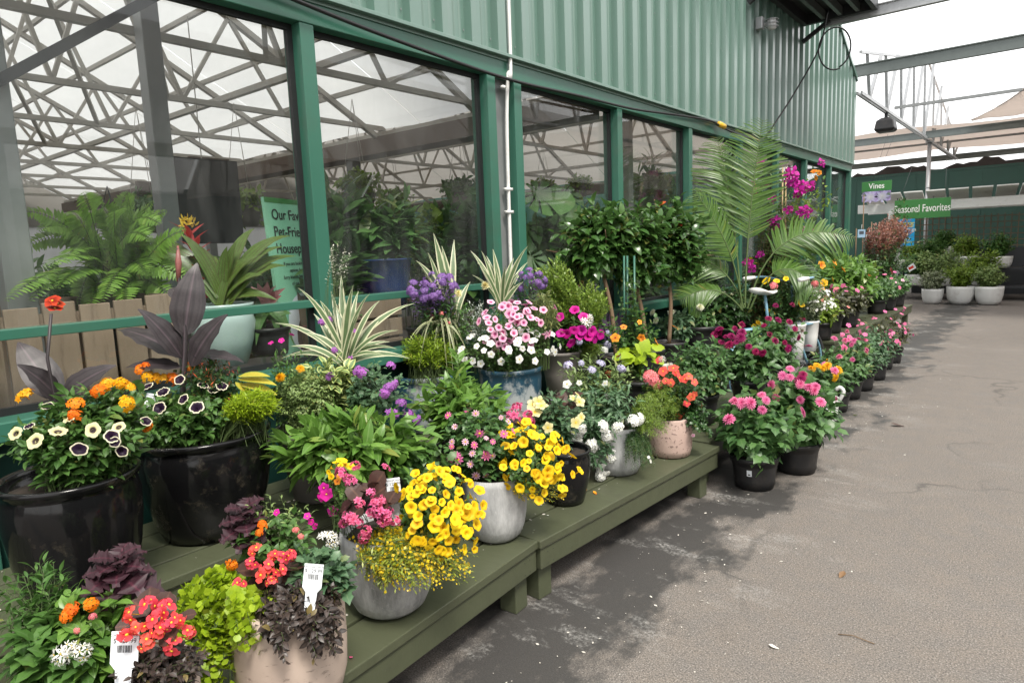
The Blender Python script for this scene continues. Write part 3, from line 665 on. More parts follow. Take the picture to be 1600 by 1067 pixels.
def pot_mesh(kind, R, H):
    k = (kind, round(R, 3), round(H, 3))
    if k not in POT_MESH:
        pr = [(.001, .004)] + [(r * R, max(z * H, .004)) for r, z in PP[kind]]; r = PP[kind][-1][0] * R
        pr += [(r - .004, H * .96), (r * .98, H * .86), (.001, H * .86)]
        g = Geo(); lathe(g, pr, 44, sq=.0)
        POT_MESH[k] = mesh_of('pot', g, MG[kind])
        POT_MESH[k]['r'] = r
        g = Geo(); rr = np.random.default_rng(5)
        lathe(g, [(.001, H * .93), (r * .5, H * .935), (r * .93, H * .90), (r * .96, H * .865)], 24)
        V = g.V[0]; V[:, 2] += rr.normal(size=len(V)) * .003; POT_MESH[k + ('s',)] = mesh_of('soil', g, M_SOIL)
    return POT_MESH[k], POT_MESH[k + ('s',)]

INSIDE = [False]                                        # True while the goods behind the glass are built
class Blob:
    def __init__(s, u, v, ru, rv, dep, rd=None):
        s.c = at(u, v, dep); k = dep / FOC; s.r = np.array([ru * k, (rd if rd else (ru + rv) / 2.2) * k, rv * k]); s.dep = dep
        if not INSIDE[0]: s.c[0] = max(s.c[0], -2.96 + min(.15, s.r[0] * .3))
    def hit(s, u, v):
        d = _ray(u, v); A = np.array([HX, HY, UP]) / s.r[:, None]; o = A @ (CAM - s.c); q = A @ d
        a, b, c = q @ q, o @ q, o @ o - 1; D = b * b - a * c
        t = (-b - math.sqrt(D)) / a if D > 0 else -b / a
        p = CAM + d * t; nn = A.T @ (A @ (p - s.c)); return p, norm(nn)
SEED = [100]; FSC = .80
class Pot:
    def __init__(s, label, rim, zb, H, R, kind, name='planter', cat='planter', group=None, world=None):
        top = on_z(rim[0], rim[1], zb + H) if world is None else np.array([world[0], world[1], zb + H])
        s.loc = np.array([top[0], top[1], zb + .0015]); s.H, s.R = H, R
        s.root = thing(name, label, cat, s.loc, group); s.dep = depth_of(top); SEED[0] += 1; s.rng = np.random.default_rng(SEED[0])
        pm, sm = pot_mesh(kind, R, H)
        s.pot = link('pot', pm, s.root); link('soil', sm, s.root); s.pot.rotation_euler = (0, 0, s.rng.random() * 6)
        s.soil = s.loc + UP * H * .92; s.lastplant = s.root
    def blob(s, u, v, ru, rv, dd=0, rd=None): return Blob(u, v, ru, rv, s.dep + dd, rd)
    def put(s, name, g, mats, smooth=True, parent=None):
        for i in range(len(g.V)): g.V[i] = g.V[i] - s.loc
        o = obj(name, g, mats, parent or s.root, smooth); s.lastplant = o; return o
    def bush(s, name, mat, b, n, T, size, per, base=None, spread=.5, shell=.55, zmin=-.5, stem=None, **kw):
        """shoots from the soil to points spread through the outer part of a volume"""
        n = int(n * 1.5); size = size * 1.06; tips = blob_points(s.rng, n, b.c, b.r, shell, zmin)
        tips[:, 0] = np.minimum(tips[:, 0], -3.24) if INSIDE[0] else np.maximum(tips[:, 0], -2.99)
        if kw.get('start', .3) < .5: kw['start'] = kw.get('start', .3) * .45; per = int(per * 1.35)
        if base is not None and np.ndim(base) == 2: base = base[s.rng.integers(0, len(base), n)]
        if base is None:
            a = s.rng.random(n) * 6.283; q = np.sqrt(s.rng.random(n)) * s.R * spread
            off = np.clip(b.c - s.soil, -s.R * .55, s.R * .55) * np.array([1, 1, 0])
            base = s.soil + off + np.stack([q * np.cos(a), q * np.sin(a), np.zeros(n)], 1)
        g = Geo(); tip = shoots(g, s.rng, base, tips, T, size, per, **kw)
        o = s.put(name, g, [mat, stem or M_STEM]); s.tips = tip; return o
    def mound(s, name, mat, b, n, T, size, upn=.5, shell=.35, zmin=-.7, out=.7):
        """leaves filling a rounded volume, for fine cushions"""
        p = blob_points(s.rng, n, b.c, b.r, shell, zmin); p[:, 0] = np.maximum(p[:, 0], -3.0)
        d = norm(norm(p - b.c) * out + s.rng.normal(size=(n, 3)) * .5 + UP * .25); nn = norm(UP * upn + norm(p - b.c) + s.rng.normal(size=(n, 3)) * .4)
        g = Geo(); instance(g, T, p, d, nn, size * (1 + .3 * (s.rng.random(n) - .5) * 2)); return s.put(name, g, [mat, M_STEM])
    def flower(s, mesh, p, f, size, part='flower', parent=None, roll=None):
        z = norm(f); x = norm(np.cross(z, s.rng.normal(size=3))); y = np.cross(z, x) * s.rng.uniform(.82, 1.08); x = x * s.rng.uniform(.85, 1.08); z = z * s.rng.uniform(.5, 1.7); q = p - s.loc
        M4 = Matrix(((x[0] * size, y[0] * size, z[0] * size, q[0]), (x[1] * size, y[1] * size, z[1] * size, q[1]), (x[2] * size, y[2] * size, z[2] * size, q[2]), (0, 0, 0, 1)))
        return link(part, mesh, parent or s.lastplant, M4)
    def flowers(s, mesh, b, px, pts=None, n=0, part='flower', parent=None, var=.18, lift=0, face=.5, sink=.0, zmin=-.55):
        """flower heads on the surface of a volume: px = radius in pixels; at the given pixels, or n scattered over its open side"""
        k = b.dep / FOC; L = []
        for (u, v) in (pts or []): L.append(b.hit(u, v))
        c = 0
        while c < n:
            d = norm(s.rng.normal(size=3))
            nn = norm(HX * d[0] / b.r[0] + HY * d[1] / b.r[1] + UP * d[2] / b.r[2])
            if nn @ AISLE < -.15 or d[2] < zmin: continue
            L.append((b.c + (HX * d[0] * b.r[0] + HY * d[1] * b.r[1] + UP * d[2] * b.r[2]) * (1.02 + .12 * s.rng.normal()), nn)); c += 1
        g = Geo()
        for p, nn in L:
            p = p + nn * (lift - sink) ; f = norm(nn * .7 + AISLE * face + s.rng.normal(size=3) * .34)
            s.flower(mesh, p, f, px * k * FSC * (1 + var * s.rng.normal() * .8), part, parent)
    def blades(s, name, mat, base_px, tips, w, dd=0, arch=.25, part='blade', fold=.12, depth_var=.12, extra=0):
        """strap leaves from one crown to the given tips, every one an object"""
        b0 = at(base_px[0], base_px[1], s.dep + dd); b0[0] = b0[0] if INSIDE[0] else max(b0[0], -2.9); g = Geo(); lathe(g, [(.001, -.02), (.02, -.02), (.012, .04), (.001, .05)], 8)
        for i in range(len(g.V)): g.V[i] = g.V[i] + b0
        pl = s.put(name, g, [mat]); T = list(tips)
        for (u, v) in T:
            dv = s.rng.normal() * depth_var; tip = at(u, v, s.dep + dd + dv); tip[0] = min(tip[0], -3.24) if INSIDE[0] else max(tip[0], -3.0)
            L = np.linalg.norm(tip - b0); b = b0 + s.rng.normal(size=3) * .012
            c = b + (tip - b) * .45
            if INSIDE[0]: c[0] = min(c[0], -3.24)
            c[2] = max(b[2], c[2]) + arch * L + max(0, (b[2] - tip[2]) * .35)
            g = Geo(); blade_geo(g, b, c, tip, w * (.8 + .4 * s.rng.random()), fold=fold)
            s.put(part, g, [mat], True, pl)
        s.lastplant = pl; return pl
def blade_geo(g, b, c, tip, w, rows=10, fold=.15, kind='blade', m=0, face=None):
    t = np.linspace(0, 1, rows)[:, None]; P = (1 - t) ** 2 * b + 2 * t * (1 - t) * c + t * t * tip; D = norm(2 * (1 - t) * (c - b) + 2 * t * (tip - c))
    f = np.array([.5, -.45, .72]) if face is None else face
    x = norm(np.cross(D, f)); n = np.cross(x, D); ww = np.maximum(PROF[kind](t[:, 0]) * w / 2, .0008); s = np.array([-1, 0, 1.0])
    V = P[:, None] + x[:, None] * (ww[:, None] * s)[..., None] + n[:, None] * (fold * ww[:, None] * abs(s))[..., None]
    i = np.arange(rows - 1)[:, None] * 3; j = np.arange(2)[None]; F = np.stack([i + j, i + j + 1, i + j + 4, i + j + 3], -1).reshape(-1, 4)
    U = np.stack(np.broadcast_arrays((s[None] + 1) / 2, t), -1).reshape(-1, 2); g.add(V.reshape(-1, 3), F, U, m)
def frond_geo(g, b, c, tip, n, L, w, kind='blade', start=.2, m=0, sm=1, droop=.25, ang=.55, rng=None, rows=4, taper=True, rw=.006):
    """a feather leaf: midrib with leaflets down both sides"""
    t = np.linspace(0, 1, 14)[:, None]; P = (1 - t) ** 2 * b + 2 * t * (1 - t) * c + t * t * tip
    tube(g, P, rw * (1 - .8 * t[:, 0]), 5, m=sm, cap=False)
    t = np.linspace(start, .995, n)[:, None]; P = (1 - t) ** 2 * b + 2 * t * (1 - t) * c + t * t * tip; D = norm(2 * (1 - t) * (c - b) + 2 * t * (tip - c))
    f = norm(np.array([.55, -.5, .66])); X = norm(np.cross(D, f)); N = np.cross(X, D); tt = t[:, 0]
    ln = L * (np.sin(np.pi * (.18 + .80 * (tt - start) / (1 - start))) ** .7 if taper else 1 - .8 * tt); T = leafT(kind, w / L, rows, .2, droop)
    for sgn in (-1, 1):
        d = norm(D * ang + X * sgn + rng.normal(size=X.shape) * .06 + UP * (-.05)); instance(g, T, P, d, norm(N + .25 * X * sgn + rng.normal(size=X.shape) * .1), ln, m)

# ------------------------------------------------------------------ leaf and flower stock
M_STEM = plain('green_stem', (.07, .11, .03), .6, var=.3); M_TWIG = plain('brown_twig', (.16, .105, .06), .8, var=.3, scale=20)
L_MID = leaf_mat('mid_green_leaf', (0.047, 0.121, 0.024), (0.108, 0.223, 0.049), vein=(.10, .18, .06)); L_DARK = leaf_mat('dark_green_leaf', (0.025, 0.073, 0.020), (0.063, 0.140, 0.036), vein=(.07, .13, .05), rough=.33)
L_BRIGHT = leaf_mat('bright_laurel_leaf', (0.090, 0.204, 0.030), (0.192, 0.348, 0.066), vein=(.2, .32, .10), rough=.36, trans=.32); L_LIME = leaf_mat('lime_leaf', (.24, .37, .015), (.42, .55, .03), trans=.35)
L_YGREEN = leaf_mat('yellow_green_leaf', (0.132, 0.228, 0.024), (0.252, 0.360, 0.048), trans=.35); L_HERB = leaf_mat('herb_leaf', (.17, .26, .08), (.30, .40, .14)); L_GREY = leaf_mat('silver_leaf', (.38, .44, .38), (.55, .60, .54), trans=.15)
L_BLUE = leaf_mat('blue_green_leaf', (0.065, 0.143, 0.072), (0.130, 0.234, 0.111), vein=(.14, .22, .11)); L_DAHL = leaf_mat('dahlia_leaf', (0.044, 0.119, 0.035), (0.119, 0.237, 0.069), vein=(.13, .22, .08), rough=.4)
L_COLEUS = leaf_mat('purple_coleus_leaf', (.018, .006, .010), (.050, .014, .024), vein=(.085, .02, .035), rough=.5, trans=.15); L_DKTRAIL = leaf_mat('chocolate_leaf', (.026, .019, .016), (.062, .045, .038), vein=(.10, .07, .055), trans=.1)
L_BEGON = leaf_mat('bronze_begonia_leaf', (.040, .022, .018), (.085, .040, .030), vein=(.12, .06, .04), rough=.45, trans=.12); L_CANNA = leaf_mat('dark_canna_leaf', (.030, .024, .026), (.050, .040, .043), vein=(.085, .06, .07), rough=.46, trans=.12, stripes=(.02, .016, .018))
L_FLAX = leaf_mat('striped_flax_leaf', (.10, .17, .07), (.15, .22, .10), edge=(.60, .60, .40), edge_at=.52, rough=.4); L_SEDGE = leaf_mat('striped_sedge_leaf', (.16, .21, .08), (.25, .30, .13), edge=(.58, .56, .36), edge_at=.6)
L_SEDUM = leaf_mat('sedum_leaf', (.20, .33, .02), (.33, .46, .035), trans=.3); L_SAGE = leaf_mat('variegated_sage_leaf', (.14, .23, .08), (.2, .3, .12), edge=(.52, .58, .20), edge_at=.42); L_PURP = leaf_mat('purple_heart_leaf', (.05, .025, .07), (.09, .045, .11), trans=.15)
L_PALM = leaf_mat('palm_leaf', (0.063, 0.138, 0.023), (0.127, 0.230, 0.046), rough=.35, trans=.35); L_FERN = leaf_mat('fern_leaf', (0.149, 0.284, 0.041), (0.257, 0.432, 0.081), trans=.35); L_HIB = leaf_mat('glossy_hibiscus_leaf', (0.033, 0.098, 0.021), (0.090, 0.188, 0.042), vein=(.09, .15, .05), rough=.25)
L_BROM = leaf_mat('bromeliad_leaf', (0.084, 0.168, 0.030), (0.168, 0.264, 0.060), rough=.28, stripes=(.10, .09, .03)); L_NGI = leaf_mat('bronze_impatiens_leaf', (.05, .05, .03), (.10, .12, .045), vein=(.12, .06, .05)); L_RUST = leaf_mat('rusty_young_leaf', (.20, .07, .05), (.36, .17, .12)); L_TROP = leaf_mat('tropical_leaf', (0.060, 0.143, 0.042), (0.128, 0.247, 0.075), vein=(.14, .2, .09), rough=.3)
L_VARI = leaf_mat('variegated_shrub_leaf', (.10, .16, .06), (.16, .22, .09), edge=(.48, .50, .36), edge_at=.5); L_CROT = leaf_mat('yellow_croton_leaf', (.40, .38, .03), (.55, .45, .06), edge=(.12, .20, .04), edge_at=.75)
T_OV = leafT('ovate', .52, 4); T_OV5 = leafT('ovate', .48, 5, .22, .3); T_LAN = leafT('lance', .30, 5, .2, .3); T_LAUR = leafT('lance', .36, 6, .2, .22); T_RND = leafT('round', .95, 4, .1, .1); T_SM = diamond(.55); T_SMR = diamond(.85); T_NEED = diamond(.14); T_THIN = diamond(.26); T_SED = diamond(.22)
T_SERR = leafT('ovate', .62, 6, .15, .3, .18); T_HEART = leafT('heart', .8, 6, .15, .3)

def disc(L, stops_depth=.25, lob=.13, ruff=.05, seg=4):
    g = Geo(); n = L * seg; a = np.arange(n) * 2 * np.pi / n; rad = 1 - lob * (.5 + .5 * np.cos(a * L)) ** 1.6
    rs = [.16, .45, .78, 1.0]; zs = [-stops_depth, -.02, .05, .03]; V = [[0, 0, -stops_depth * 1.1]]; U = [[.5, 0]]
    for r, z in zip(rs, zs):
        k = 1 + (rad - 1) * r; V += [[r * kk * math.cos(q), r * kk * math.sin(q), z + ruff * r * math.sin(q * L * 2 + 1)] for kk, q in zip(k, a)]; U += [[q / 6.283, r] for q in a]
    j = np.arange(n); j2 = (j + 1) % n; F = [np.stack([np.zeros(n, int), 1 + j, 1 + j2], 1)] + [np.stack([1 + k * n + j, 1 + (k + 1) * n + j, 1 + (k + 1) * n + j2, 1 + k * n + j2], 1) for k in range(3)]
    # the tube behind
    b = 1 + 3 * n; V += [[.05 * math.cos(q), .05 * math.sin(q), -.9] for q in (0, 2.09, 4.19)]; U += [[0, .2]] * 3
    V += [[.22 * math.cos(q), .22 * math.sin(q), -.14] for q in (0, 2.09, 4.19)]; U += [[0, .6]] * 3; m = 1 + 4 * n
    F.append(np.array([[m, m + 1, m + 4, m + 3], [m + 1, m + 2, m + 5, m + 4], [m + 2, m, m + 3, m + 5]])); return g.add(V, F, U)
def petals(layers, centre=.0, cm=1, width=.5, kind='petal', rows=4, fold=.08):
    g = Geo(); rng = np.random.default_rng(7); 
    for li, (n, ln, tilt, z) in enumerate(layers):
        a = (np.arange(n) + .5 * (li % 2)) * 2 * np.pi / n + rng.normal(size=n) * .05; t = tilt + rng.normal(size=n) * .06
        d = np.stack([np.cos(a) * np.cos(t), np.sin(a) * np.cos(t), np.sin(t)], 1); p = d * .04 + np.array([0, 0, z]); nn = np.stack([-np.cos(a) * np.sin(t), -np.sin(a) * np.sin(t), np.cos(t)], 1)
        instance(g, leafT(kind, width, rows, fold, .12), p, d, nn, ln * (1 + rng.normal(size=n) * .05))
    if centre: lathe(g, [(centre, -.02), (centre * .8, centre * .5), (.002, centre * .7)], 8, m=cm)
    return g
def cluster(n, fl, spread=1.0, dome=.8, size=.3):
    """a rounded head of n little flowers"""
    g = Geo(); rng = np.random.default_rng(n); V, F, U = np.concatenate(fl.V), fl.F, np.concatenate(fl.U)
    i = np.arange(n); ph = np.arccos(1 - (i + .5) / n * dome); th = i * 2.39996
    for p, t in zip(ph, th):
        d = np.array([math.sin(p) * math.cos(t), math.sin(p) * math.sin(t), math.cos(p)]); d = norm(d + rng.normal(size=3) * .1)
        x = norm(np.cross(d, rng.normal(size=3))); y = np.cross(d, x); s = size * (1 + .2 * rng.normal())
        W = d * spread * np.array([1, 1, .7]) * (1 - size * .4) + s * (V[:, :1] * x + V[:, 1:2] * y + V[:, 2:] * d); o = 0
        g.add(W, F, U); g.M[-len(F):] = [mm.copy() for mm in fl.M]
    tube(g, [(0, 0, -.5), (0, 0, .45)], .05, 4, m=1)
    return g
PC = {k: petal_mat(k + '_petal', v) for k, v in {
    'yellow': [(0, (.55, .24, .01)), (.25, (.72, .42, .01)), (.6, (.82, .56, .012)), (1, (.80, .54, .015))], 'gold': [(0, (.6, .2, .01)), (1, (.82, .46, .012))],
    'pinkcal': [(0, (.25, .02, .10)), (.28, (.48, .05, .20)), (.5, (.78, .36, .52)), (1, (.82, .50, .62))], 'magenta': [(0, (.2, .0, .08)), (.3, (.5, .012, .24)), (1, (.62, .018, .32))],
    'white': [(0, (.55, .6, .3)), (.2, (.78, .78, .74)), (1, (.82, .82, .80))], 'darkpet': [(0, (.015, .005, .02)), (.78, (.018, .006, .024)), (.86, (.70, .66, .46)), (1, (.78, .75, .58))],
    'creampet': [(0, (.02, .008, .02)), (.34, (.05, .03, .03)), (.5, (.66, .62, .32)), (1, (.72, .68, .42))], 'coral': [(0, (.7, .3, .02)), (.15, (.72, .10, .07)), (1, (.80, .13, .09))],
    'redbeg': [(0, (.75, .4, .03)), (.14, (.70, .05, .06)), (1, (.82, .10, .11))], 'pinkbeg': [(0, (.62, .07, .2)), (1, (.80, .20, .38))], 'salmon': [(0, (.7, .12, .14)), (1, (.80, .30, .30))],
    'lantana': [(0, (.75, .25, .01)), (.5, (.80, .16, .01)), (1, (.82, .22, .015))], 'lantyel': [(0, (.8, .3, .01)), (1, (.82, .44, .015))], 'purple': [(0, (.6, .5, .6)), (.2, (.32, .08, .40)), (1, (.45, .17, .52))],
    'violet': [(0, (.3, .2, .4)), (1, (.20, .08, .36))], 'lavender': [(0, (.6, .6, .6)), (1, (.40, .36, .68))], 'lightpink': [(0, (.7, .2, .35)), (.3, (.75, .35, .5)), (1, (.82, .62, .68))], 'pink': [(0, (.7, .45, .1)), (.18, (.62, .10, .28)), (1, (.76, .22, .42))],
    'pinkmum': [(0, (.42, .02, .12)), (.5, (.62, .09, .25)), (1, (.74, .26, .42))], 'wine': [(0, (.12, .003, .03)), (1, (.32, .01, .10))], 'cream': [(0, (.6, .5, .12)), (1, (.80, .76, .46))], 'whitemum': [(0, (.6, .62, .25)), (1, (.80, .80, .68))],
    'orange': [(0, (.3, .04, .01)), (.2, (.7, .2, .02)), (1, (.80, .34, .03))], 'hibyel': [(0, (.5, .02, .02)), (.22, (.72, .22, .02)), (1, (.82, .48, .04))], 'hibred': [(0, (.5, .2, .02)), (1, (.60, .03, .05))], 'boug': [(0, (.35, .01, .2)), (1, (.55, .03, .36))], 'redpet': [(0, (.1, .0, .0)), (1, (.55, .035, .02))]}.items()}
M_EYE = plain('yellow_flower_eye', (.7, .45, .03), .7, var=.2); M_DKEYE = plain('dark_flower_eye', (.03, .012, .006), .8)
FL = {}
def fmesh(key, g, col, eye=None): FL[key] = mesh_of('flower', g, [PC[col], eye or M_EYE]); return FL[key]
for k in ('yellow', 'pinkcal', 'magenta', 'white', 'darkpet', 'creampet', 'purple', 'violet', 'lightpink'): fmesh('disc_' + k, disc(5, ruff=.07 if 'pet' in k else .04), k)
for k in ('white', 'coral', 'pink', 'lightpink', 'redpet', 'orange', 'salmon', 'magenta'): fmesh('five_' + k, petals([(5, 1.0, .12, 0)], .14, width=.95, kind='petal'), k, M_DKEYE if k == 'orange' else None)
for k in ('pink', 'lightpink', 'lavender'): fmesh('daisy_' + k, petals([(9, 1.0, .15, 0)], .24, width=.36), k)
for k in ('hibyel', 'hibred'):
    g = petals([(5, 1.0, .3, 0)], .1, width=.9, rows=6); tube(g, [(0, 0, 0), (.05, 0, .6)], .05, 6, m=1); fmesh(k, g, k)
DBL = petals([(6, 1.0, .15, 0), (5, .75, .5, .06), (4, .5, .9, .1)], 0, width=.8, rows=3)
FIVE = petals([(5, 1.0, .2, 0)], .2, width=.8, rows=3); STAR = petals([(5, 1.0, .25, 0)], .1, width=.3, rows=3, kind='lance')
for k in ('lantana', 'lantyel', 'purple', 'white', 'lavender', 'salmon', 'violet', 'pinkbeg'): fmesh('head_' + k, cluster(16, FIVE, 1.0, .85, .36), k, PC[k])
fmesh('head_star', cluster(13, STAR, 1.0, .9, .5), 'white'); fmesh('beg_red', cluster(4, petals([(2, 1.0, .15, 0), (2, .75, .3, .04)], .2, width=1.05, rows=5), .8, .8, .68), 'redbeg'); fmesh('beg_pink', cluster(5, DBL, .8, .9, .5), 'pinkbeg')
fmesh('head_boug', cluster(9, petals([(3, 1.0, .5, 0)], .06, width=.8, rows=4, kind='ovate'), .8, 1.0, .6), 'boug')
POM = [(16, .98, -.05, 0), (15, .9, .25, .05), (13, .8, .5, .1), (10, .65, .8, .16), (7, .5, 1.1, .22)]
for k in ('yellow', 'cream', 'gold', 'whitemum'): fmesh('pom_' + k, petals(POM, 0, width=.36, rows=3), k)
DAH = [(15, 1.0, .05, 0), (13, .85, .25, .05), (11, .66, .5, .1), (8, .45, .9, .15)]
for k in ('pinkmum', 'wine', 'whitemum', 'gold'): fmesh('dahlia_' + k, petals(DAH, 0, width=.30, rows=4), k)
fmesh('primrose', petals([(5, 1.0, .2, 0)], .18, width=.85), 'cream')
TAGS = []
def price_tag(label, u, v, dep, w, h, tilt=0.0, lines=('$ 129.99',), yaw=-.75):
    """flat white plastic stake label pushed into the soil: body, narrow stalk, printed bars"""
    k = dep / FOC; W, H = w * k, h * k; o = thing('price_tag', label, 'price tag', at(u, v, dep) - UP * H * .5, 'white plastic price tags'); o.rotation_euler = (-.25, tilt, .68)
    V = []; pts = [(-.5, .42), (-.3, .30), (-.26, -.35), (.26, -.35), (.3, .30), (.5, .42), (.5, 1), (-.5, 1)]
    for y in (0, -.0018): V += [[px * W, y, pz * H] for px, pz in pts]
    n = 8; g = Geo(); g.add(V, [np.arange(n)[None] + 8, np.arange(n)[None, ::-1], np.array([[i, (i + 1) % n, 8 + (i + 1) % n, 8 + i] for i in range(n)])]); obj('card', g, M_WHITETAG, o, False)
    g = Geo(); r = random.Random(int(u)); x = -.26
    while x < .26:
        b = r.choice((.012, .02, .03)); box(g, x * W, (x + b) * W, -.0024, -.0019, H * .62, H * .75); x += b + r.choice((.014, .022, .03))
    obj('barcode', g, M_INK, o, False)
    for i, (tx, zz, sz) in enumerate(((lines[0], .79, .10), ('CONTAINER GARDEN', .91, .045))):
        c = bpy.data.curves.new('lettering', 'FONT'); c.body = tx; c.size = H * sz * 1.25; c.align_x = 'CENTER'; c.materials.append(M_INK); q = link('lettering', c, o, loc=(0, -.0022, H * zz)); q.rotation_euler = (math.pi / 2, 0, 0)
    return o
M_WHITETAG = plain('white_tag_plastic', (.72, .75, .78), .35, var=.03); M_INK = plain('black_ink', (.02, .02, .022), .6)
# ------------------------------------------------------------------ planters, left to right along the front
GP = 'mixed flower planters along the benches'
def coleus(p, u, v, ru, rv, n, size, dd=0):
    b = p.blob(u, v, ru, rv, dd); g = Geo(); tips = blob_points(p.rng, 5, b.c, b.r * .4); shoots(g, p.rng, p.soil, tips, T_SM, .01, 2, stem=.003); pl = p.put('coleus_plant', g, [L_COLEUS, L_COLEUS])
    T = leafT('ovate', .74, 13, .14, .35, .30, .07); gg = Geo(); gg.add(*T); me = mesh_of('leaf', gg, L_COLEUS)
    for i in range(n):
        th = i * 2.4; el = -.05 + .8 * (i / n) ** 1.4; d = HX * math.cos(th) * math.cos(el) + HY * math.sin(th) * math.cos(el) + UP * math.sin(el)
        leaf_obj(p, me, b.c + d * b.r * .12 + UP * b.r[2] * (i / n - .4), d, UP * .9 + AISLE * .5, size * (1.1 - .5 * i / n) * (.85 + .3 * p.rng.random()), pl)
    return b
def leaf_obj(p, me, pos, d, n, s, parent, part='leaf'):
    d = norm(d); x = norm(np.cross(d, n)); n = np.cross(x, d); q = pos - p.loc
    return link(part, me, parent, Matrix(((x[0] * s, d[0] * s, n[0] * s, q[0]), (x[1] * s, d[1] * s, n[1] * s, q[1]), (x[2] * s, d[2] * s, n[2] * s, q[2]), (0, 0, 0, 1))))
def one_leaf(T, mat, nm='leaf'):
    g = Geo(); g.add(*T); return mesh_of(nm, g, mat)
ML_BEG = one_leaf(leafT('round', .95, 7, .12, .15, 0, .03), L_BEGON); ML_CANNA = one_leaf(leafT('ovate', .42, 12, .16, .25, 0, .015), L_CANNA); ML_CROT = one_leaf(leafT('ovate', .34, 7, .15, .2), L_CROT)
ML_LIMEC = one_leaf(leafT('ovate', .8, 9, .12, .3, .1), L_LIME); ML_HEUCH = one_leaf(T_HEART, L_BEGON)
def broad(p, name, me, b, n, size, mat, up=.6):
    g = Geo(); shoots(g, p.rng, p.soil, blob_points(p.rng, 4, b.c, b.r * .3), T_SM, .01, 2, stem=.002); pl = p.put(name, g, [mat, mat])
    for q in blob_points(p.rng, n, b.c, b.r, .5, -.5):
        d = norm((q - b.c) / b.r + p.rng.normal(size=3) * .3); leaf_obj(p, me, q - d * size * .5, d, UP * up + AISLE * .5 + p.rng.normal(size=3) * .3, size * (.75 + .5 * p.rng.random()), pl)
    p.lastplant = pl; return pl

# A: pot at the near left corner
A = Pot('tan stone pot at the near left corner with red begonias and purple coleus', (190, 1062), .31, .30, .165, 'trav', group=GP)
coleus(A, 185, 895, 55, 42, 22, .085, .05)
b = A.blob(150, 965, 65, 50); A.bush('lantana_plant', L_BRIGHT, b, 34, T_OV5, .052, 7, start=.4, stem=M_STEM); A.flowers(FL['head_lantana'], b, 15, [(142, 944), (112, 950), (104, 962)]); A.flowers(FL['head_salmon'], b, 8, [(120, 985), (145, 963)], part='bud')
b = A.blob(100, 1010, 75, 60, -.02); A.bush('geranium_plant', L_MID, b, 60, T_SERR, .06, 6, start=.35); A.flowers(FL['head_star'], b, 20, [(112, 1010), (128, 1020), (98, 1022)])
b = A.blob(60, 935, 60, 60, .05); A.bush('snapdragon_plant', L_MID, b, 40, T_LAN, .04, 10, start=.3)
b = A.blob(245, 975, 55, 38, -.04); broad(A, 'begonia_plant', ML_BEG, b, 12, .055, L_BEGON); A.flowers(FL['beg_red'], b, 20, [(212, 962), (236, 950), (258, 955), (248, 985), (276, 968), (262, 975), (222, 978), (290, 985), (244, 968), (205, 988), (232, 1000), (268, 1002)], var=.1, lift=.01)
b = A.blob(255, 1040, 70, 30, -.06); A.bush('dark_trailing_plant', L_DKTRAIL, b, 60, T_OV, .024, 12, start=.25, pairs=True)
# B: stone pot on the front bench
B = Pot('tan pitted stone pot with coral begonias, creeping lime and chocolate trailers', (446, 922), .31, .335, .160, 'trav', group=GP)
coleus(B, 383, 820, 55, 46, 22, .085, .04)
b = B.blob(425, 895, 52, 38, -.03); broad(B, 'begonia_plant', ML_BEG, b, 12, .075, L_BEGON); B.flowers(FL['beg_red'], b, 17, [(400, 864), (397, 884), (426, 872), (440, 876), (452, 872), (412, 898), (425, 906), (436, 892), (380, 912), (376, 922), (418, 888)], var=.1, lift=.012)
b = B.blob(500, 890, 45, 38, -.02); B.bush('nettle_plant', L_BLUE, b, 46, T_SERR, .045, 7, start=.35); B.flowers(FL['head_star'], b, 17, [(520, 848), (512, 838)])
b = B.blob(430, 840, 65, 42, .03); B.bush('lantana_plant', L_MID, b, 36, T_OV5, .042, 7, start=.4); B.flowers(FL['head_lantana'], b, 11, [(363, 884), (405, 832), (410, 822), (360, 877)]); B.flowers(FL['head_salmon'], b, 8, [(462, 828), (470, 838)], part='bud')
b = B.blob(440, 800, 60, 40, .06); B.bush('snapdragon_plant', L_HERB, b, 14, T_LAN, .02, 16, start=.3); B.flowers(FL['five_magenta'], b, 7, [(432, 800), (486, 815), (492, 822), (480, 806)])
b = B.blob(330, 985, 58, 92, -.02); rim = B.soil + np.array([-.10, -.10, .0])
B.bush('creeping_jenny_plant', L_LIME, b, 90, T_RND, .024, 16, base=rim + B.rng.normal(size=(90, 3)) * [.04, .04, .006], start=.12, ctrl=(.75, .3), lift=.09, out=.9, upn=.35, tipsize=.8); b3 = B.blob(345, 1040, 40, 45, -.06); B.bush('creeping_jenny_plant', L_LIME, b3, 50, T_RND, .024, 18, base=rim + B.rng.normal(size=(50, 3)) * [.03, .03, .006], start=.12, ctrl=(.8, .3), lift=.08, out=.9, upn=.35, tipsize=.8); b4 = B.blob(388, 985, 24, 62, -.13); B.bush('creeping_jenny_plant', L_LIME, b4, 24, T_RND, .023, 18, base=B.soil + np.array([-.08, -.10, .01]) + B.rng.normal(size=(24, 3)) * [.02, .02, .005], start=.12, ctrl=(.85, .4), lift=.07, out=.9, upn=.35, tipsize=.8); b2 = B.blob(425, 965, 25, 30, -.1); B.bush('creeping_jenny_plant', L_LIME, b2, 9, T_RND, .020, 10, start=.3, ctrl=(.7, .6), lift=.08)
b = B.blob(462, 955, 74, 38, -.10); B.bush('dark_trailing_plant', L_DKTRAIL, b, 90, T_OV, .030, 12, start=.25, ctrl=(.6, .6), lift=.05)
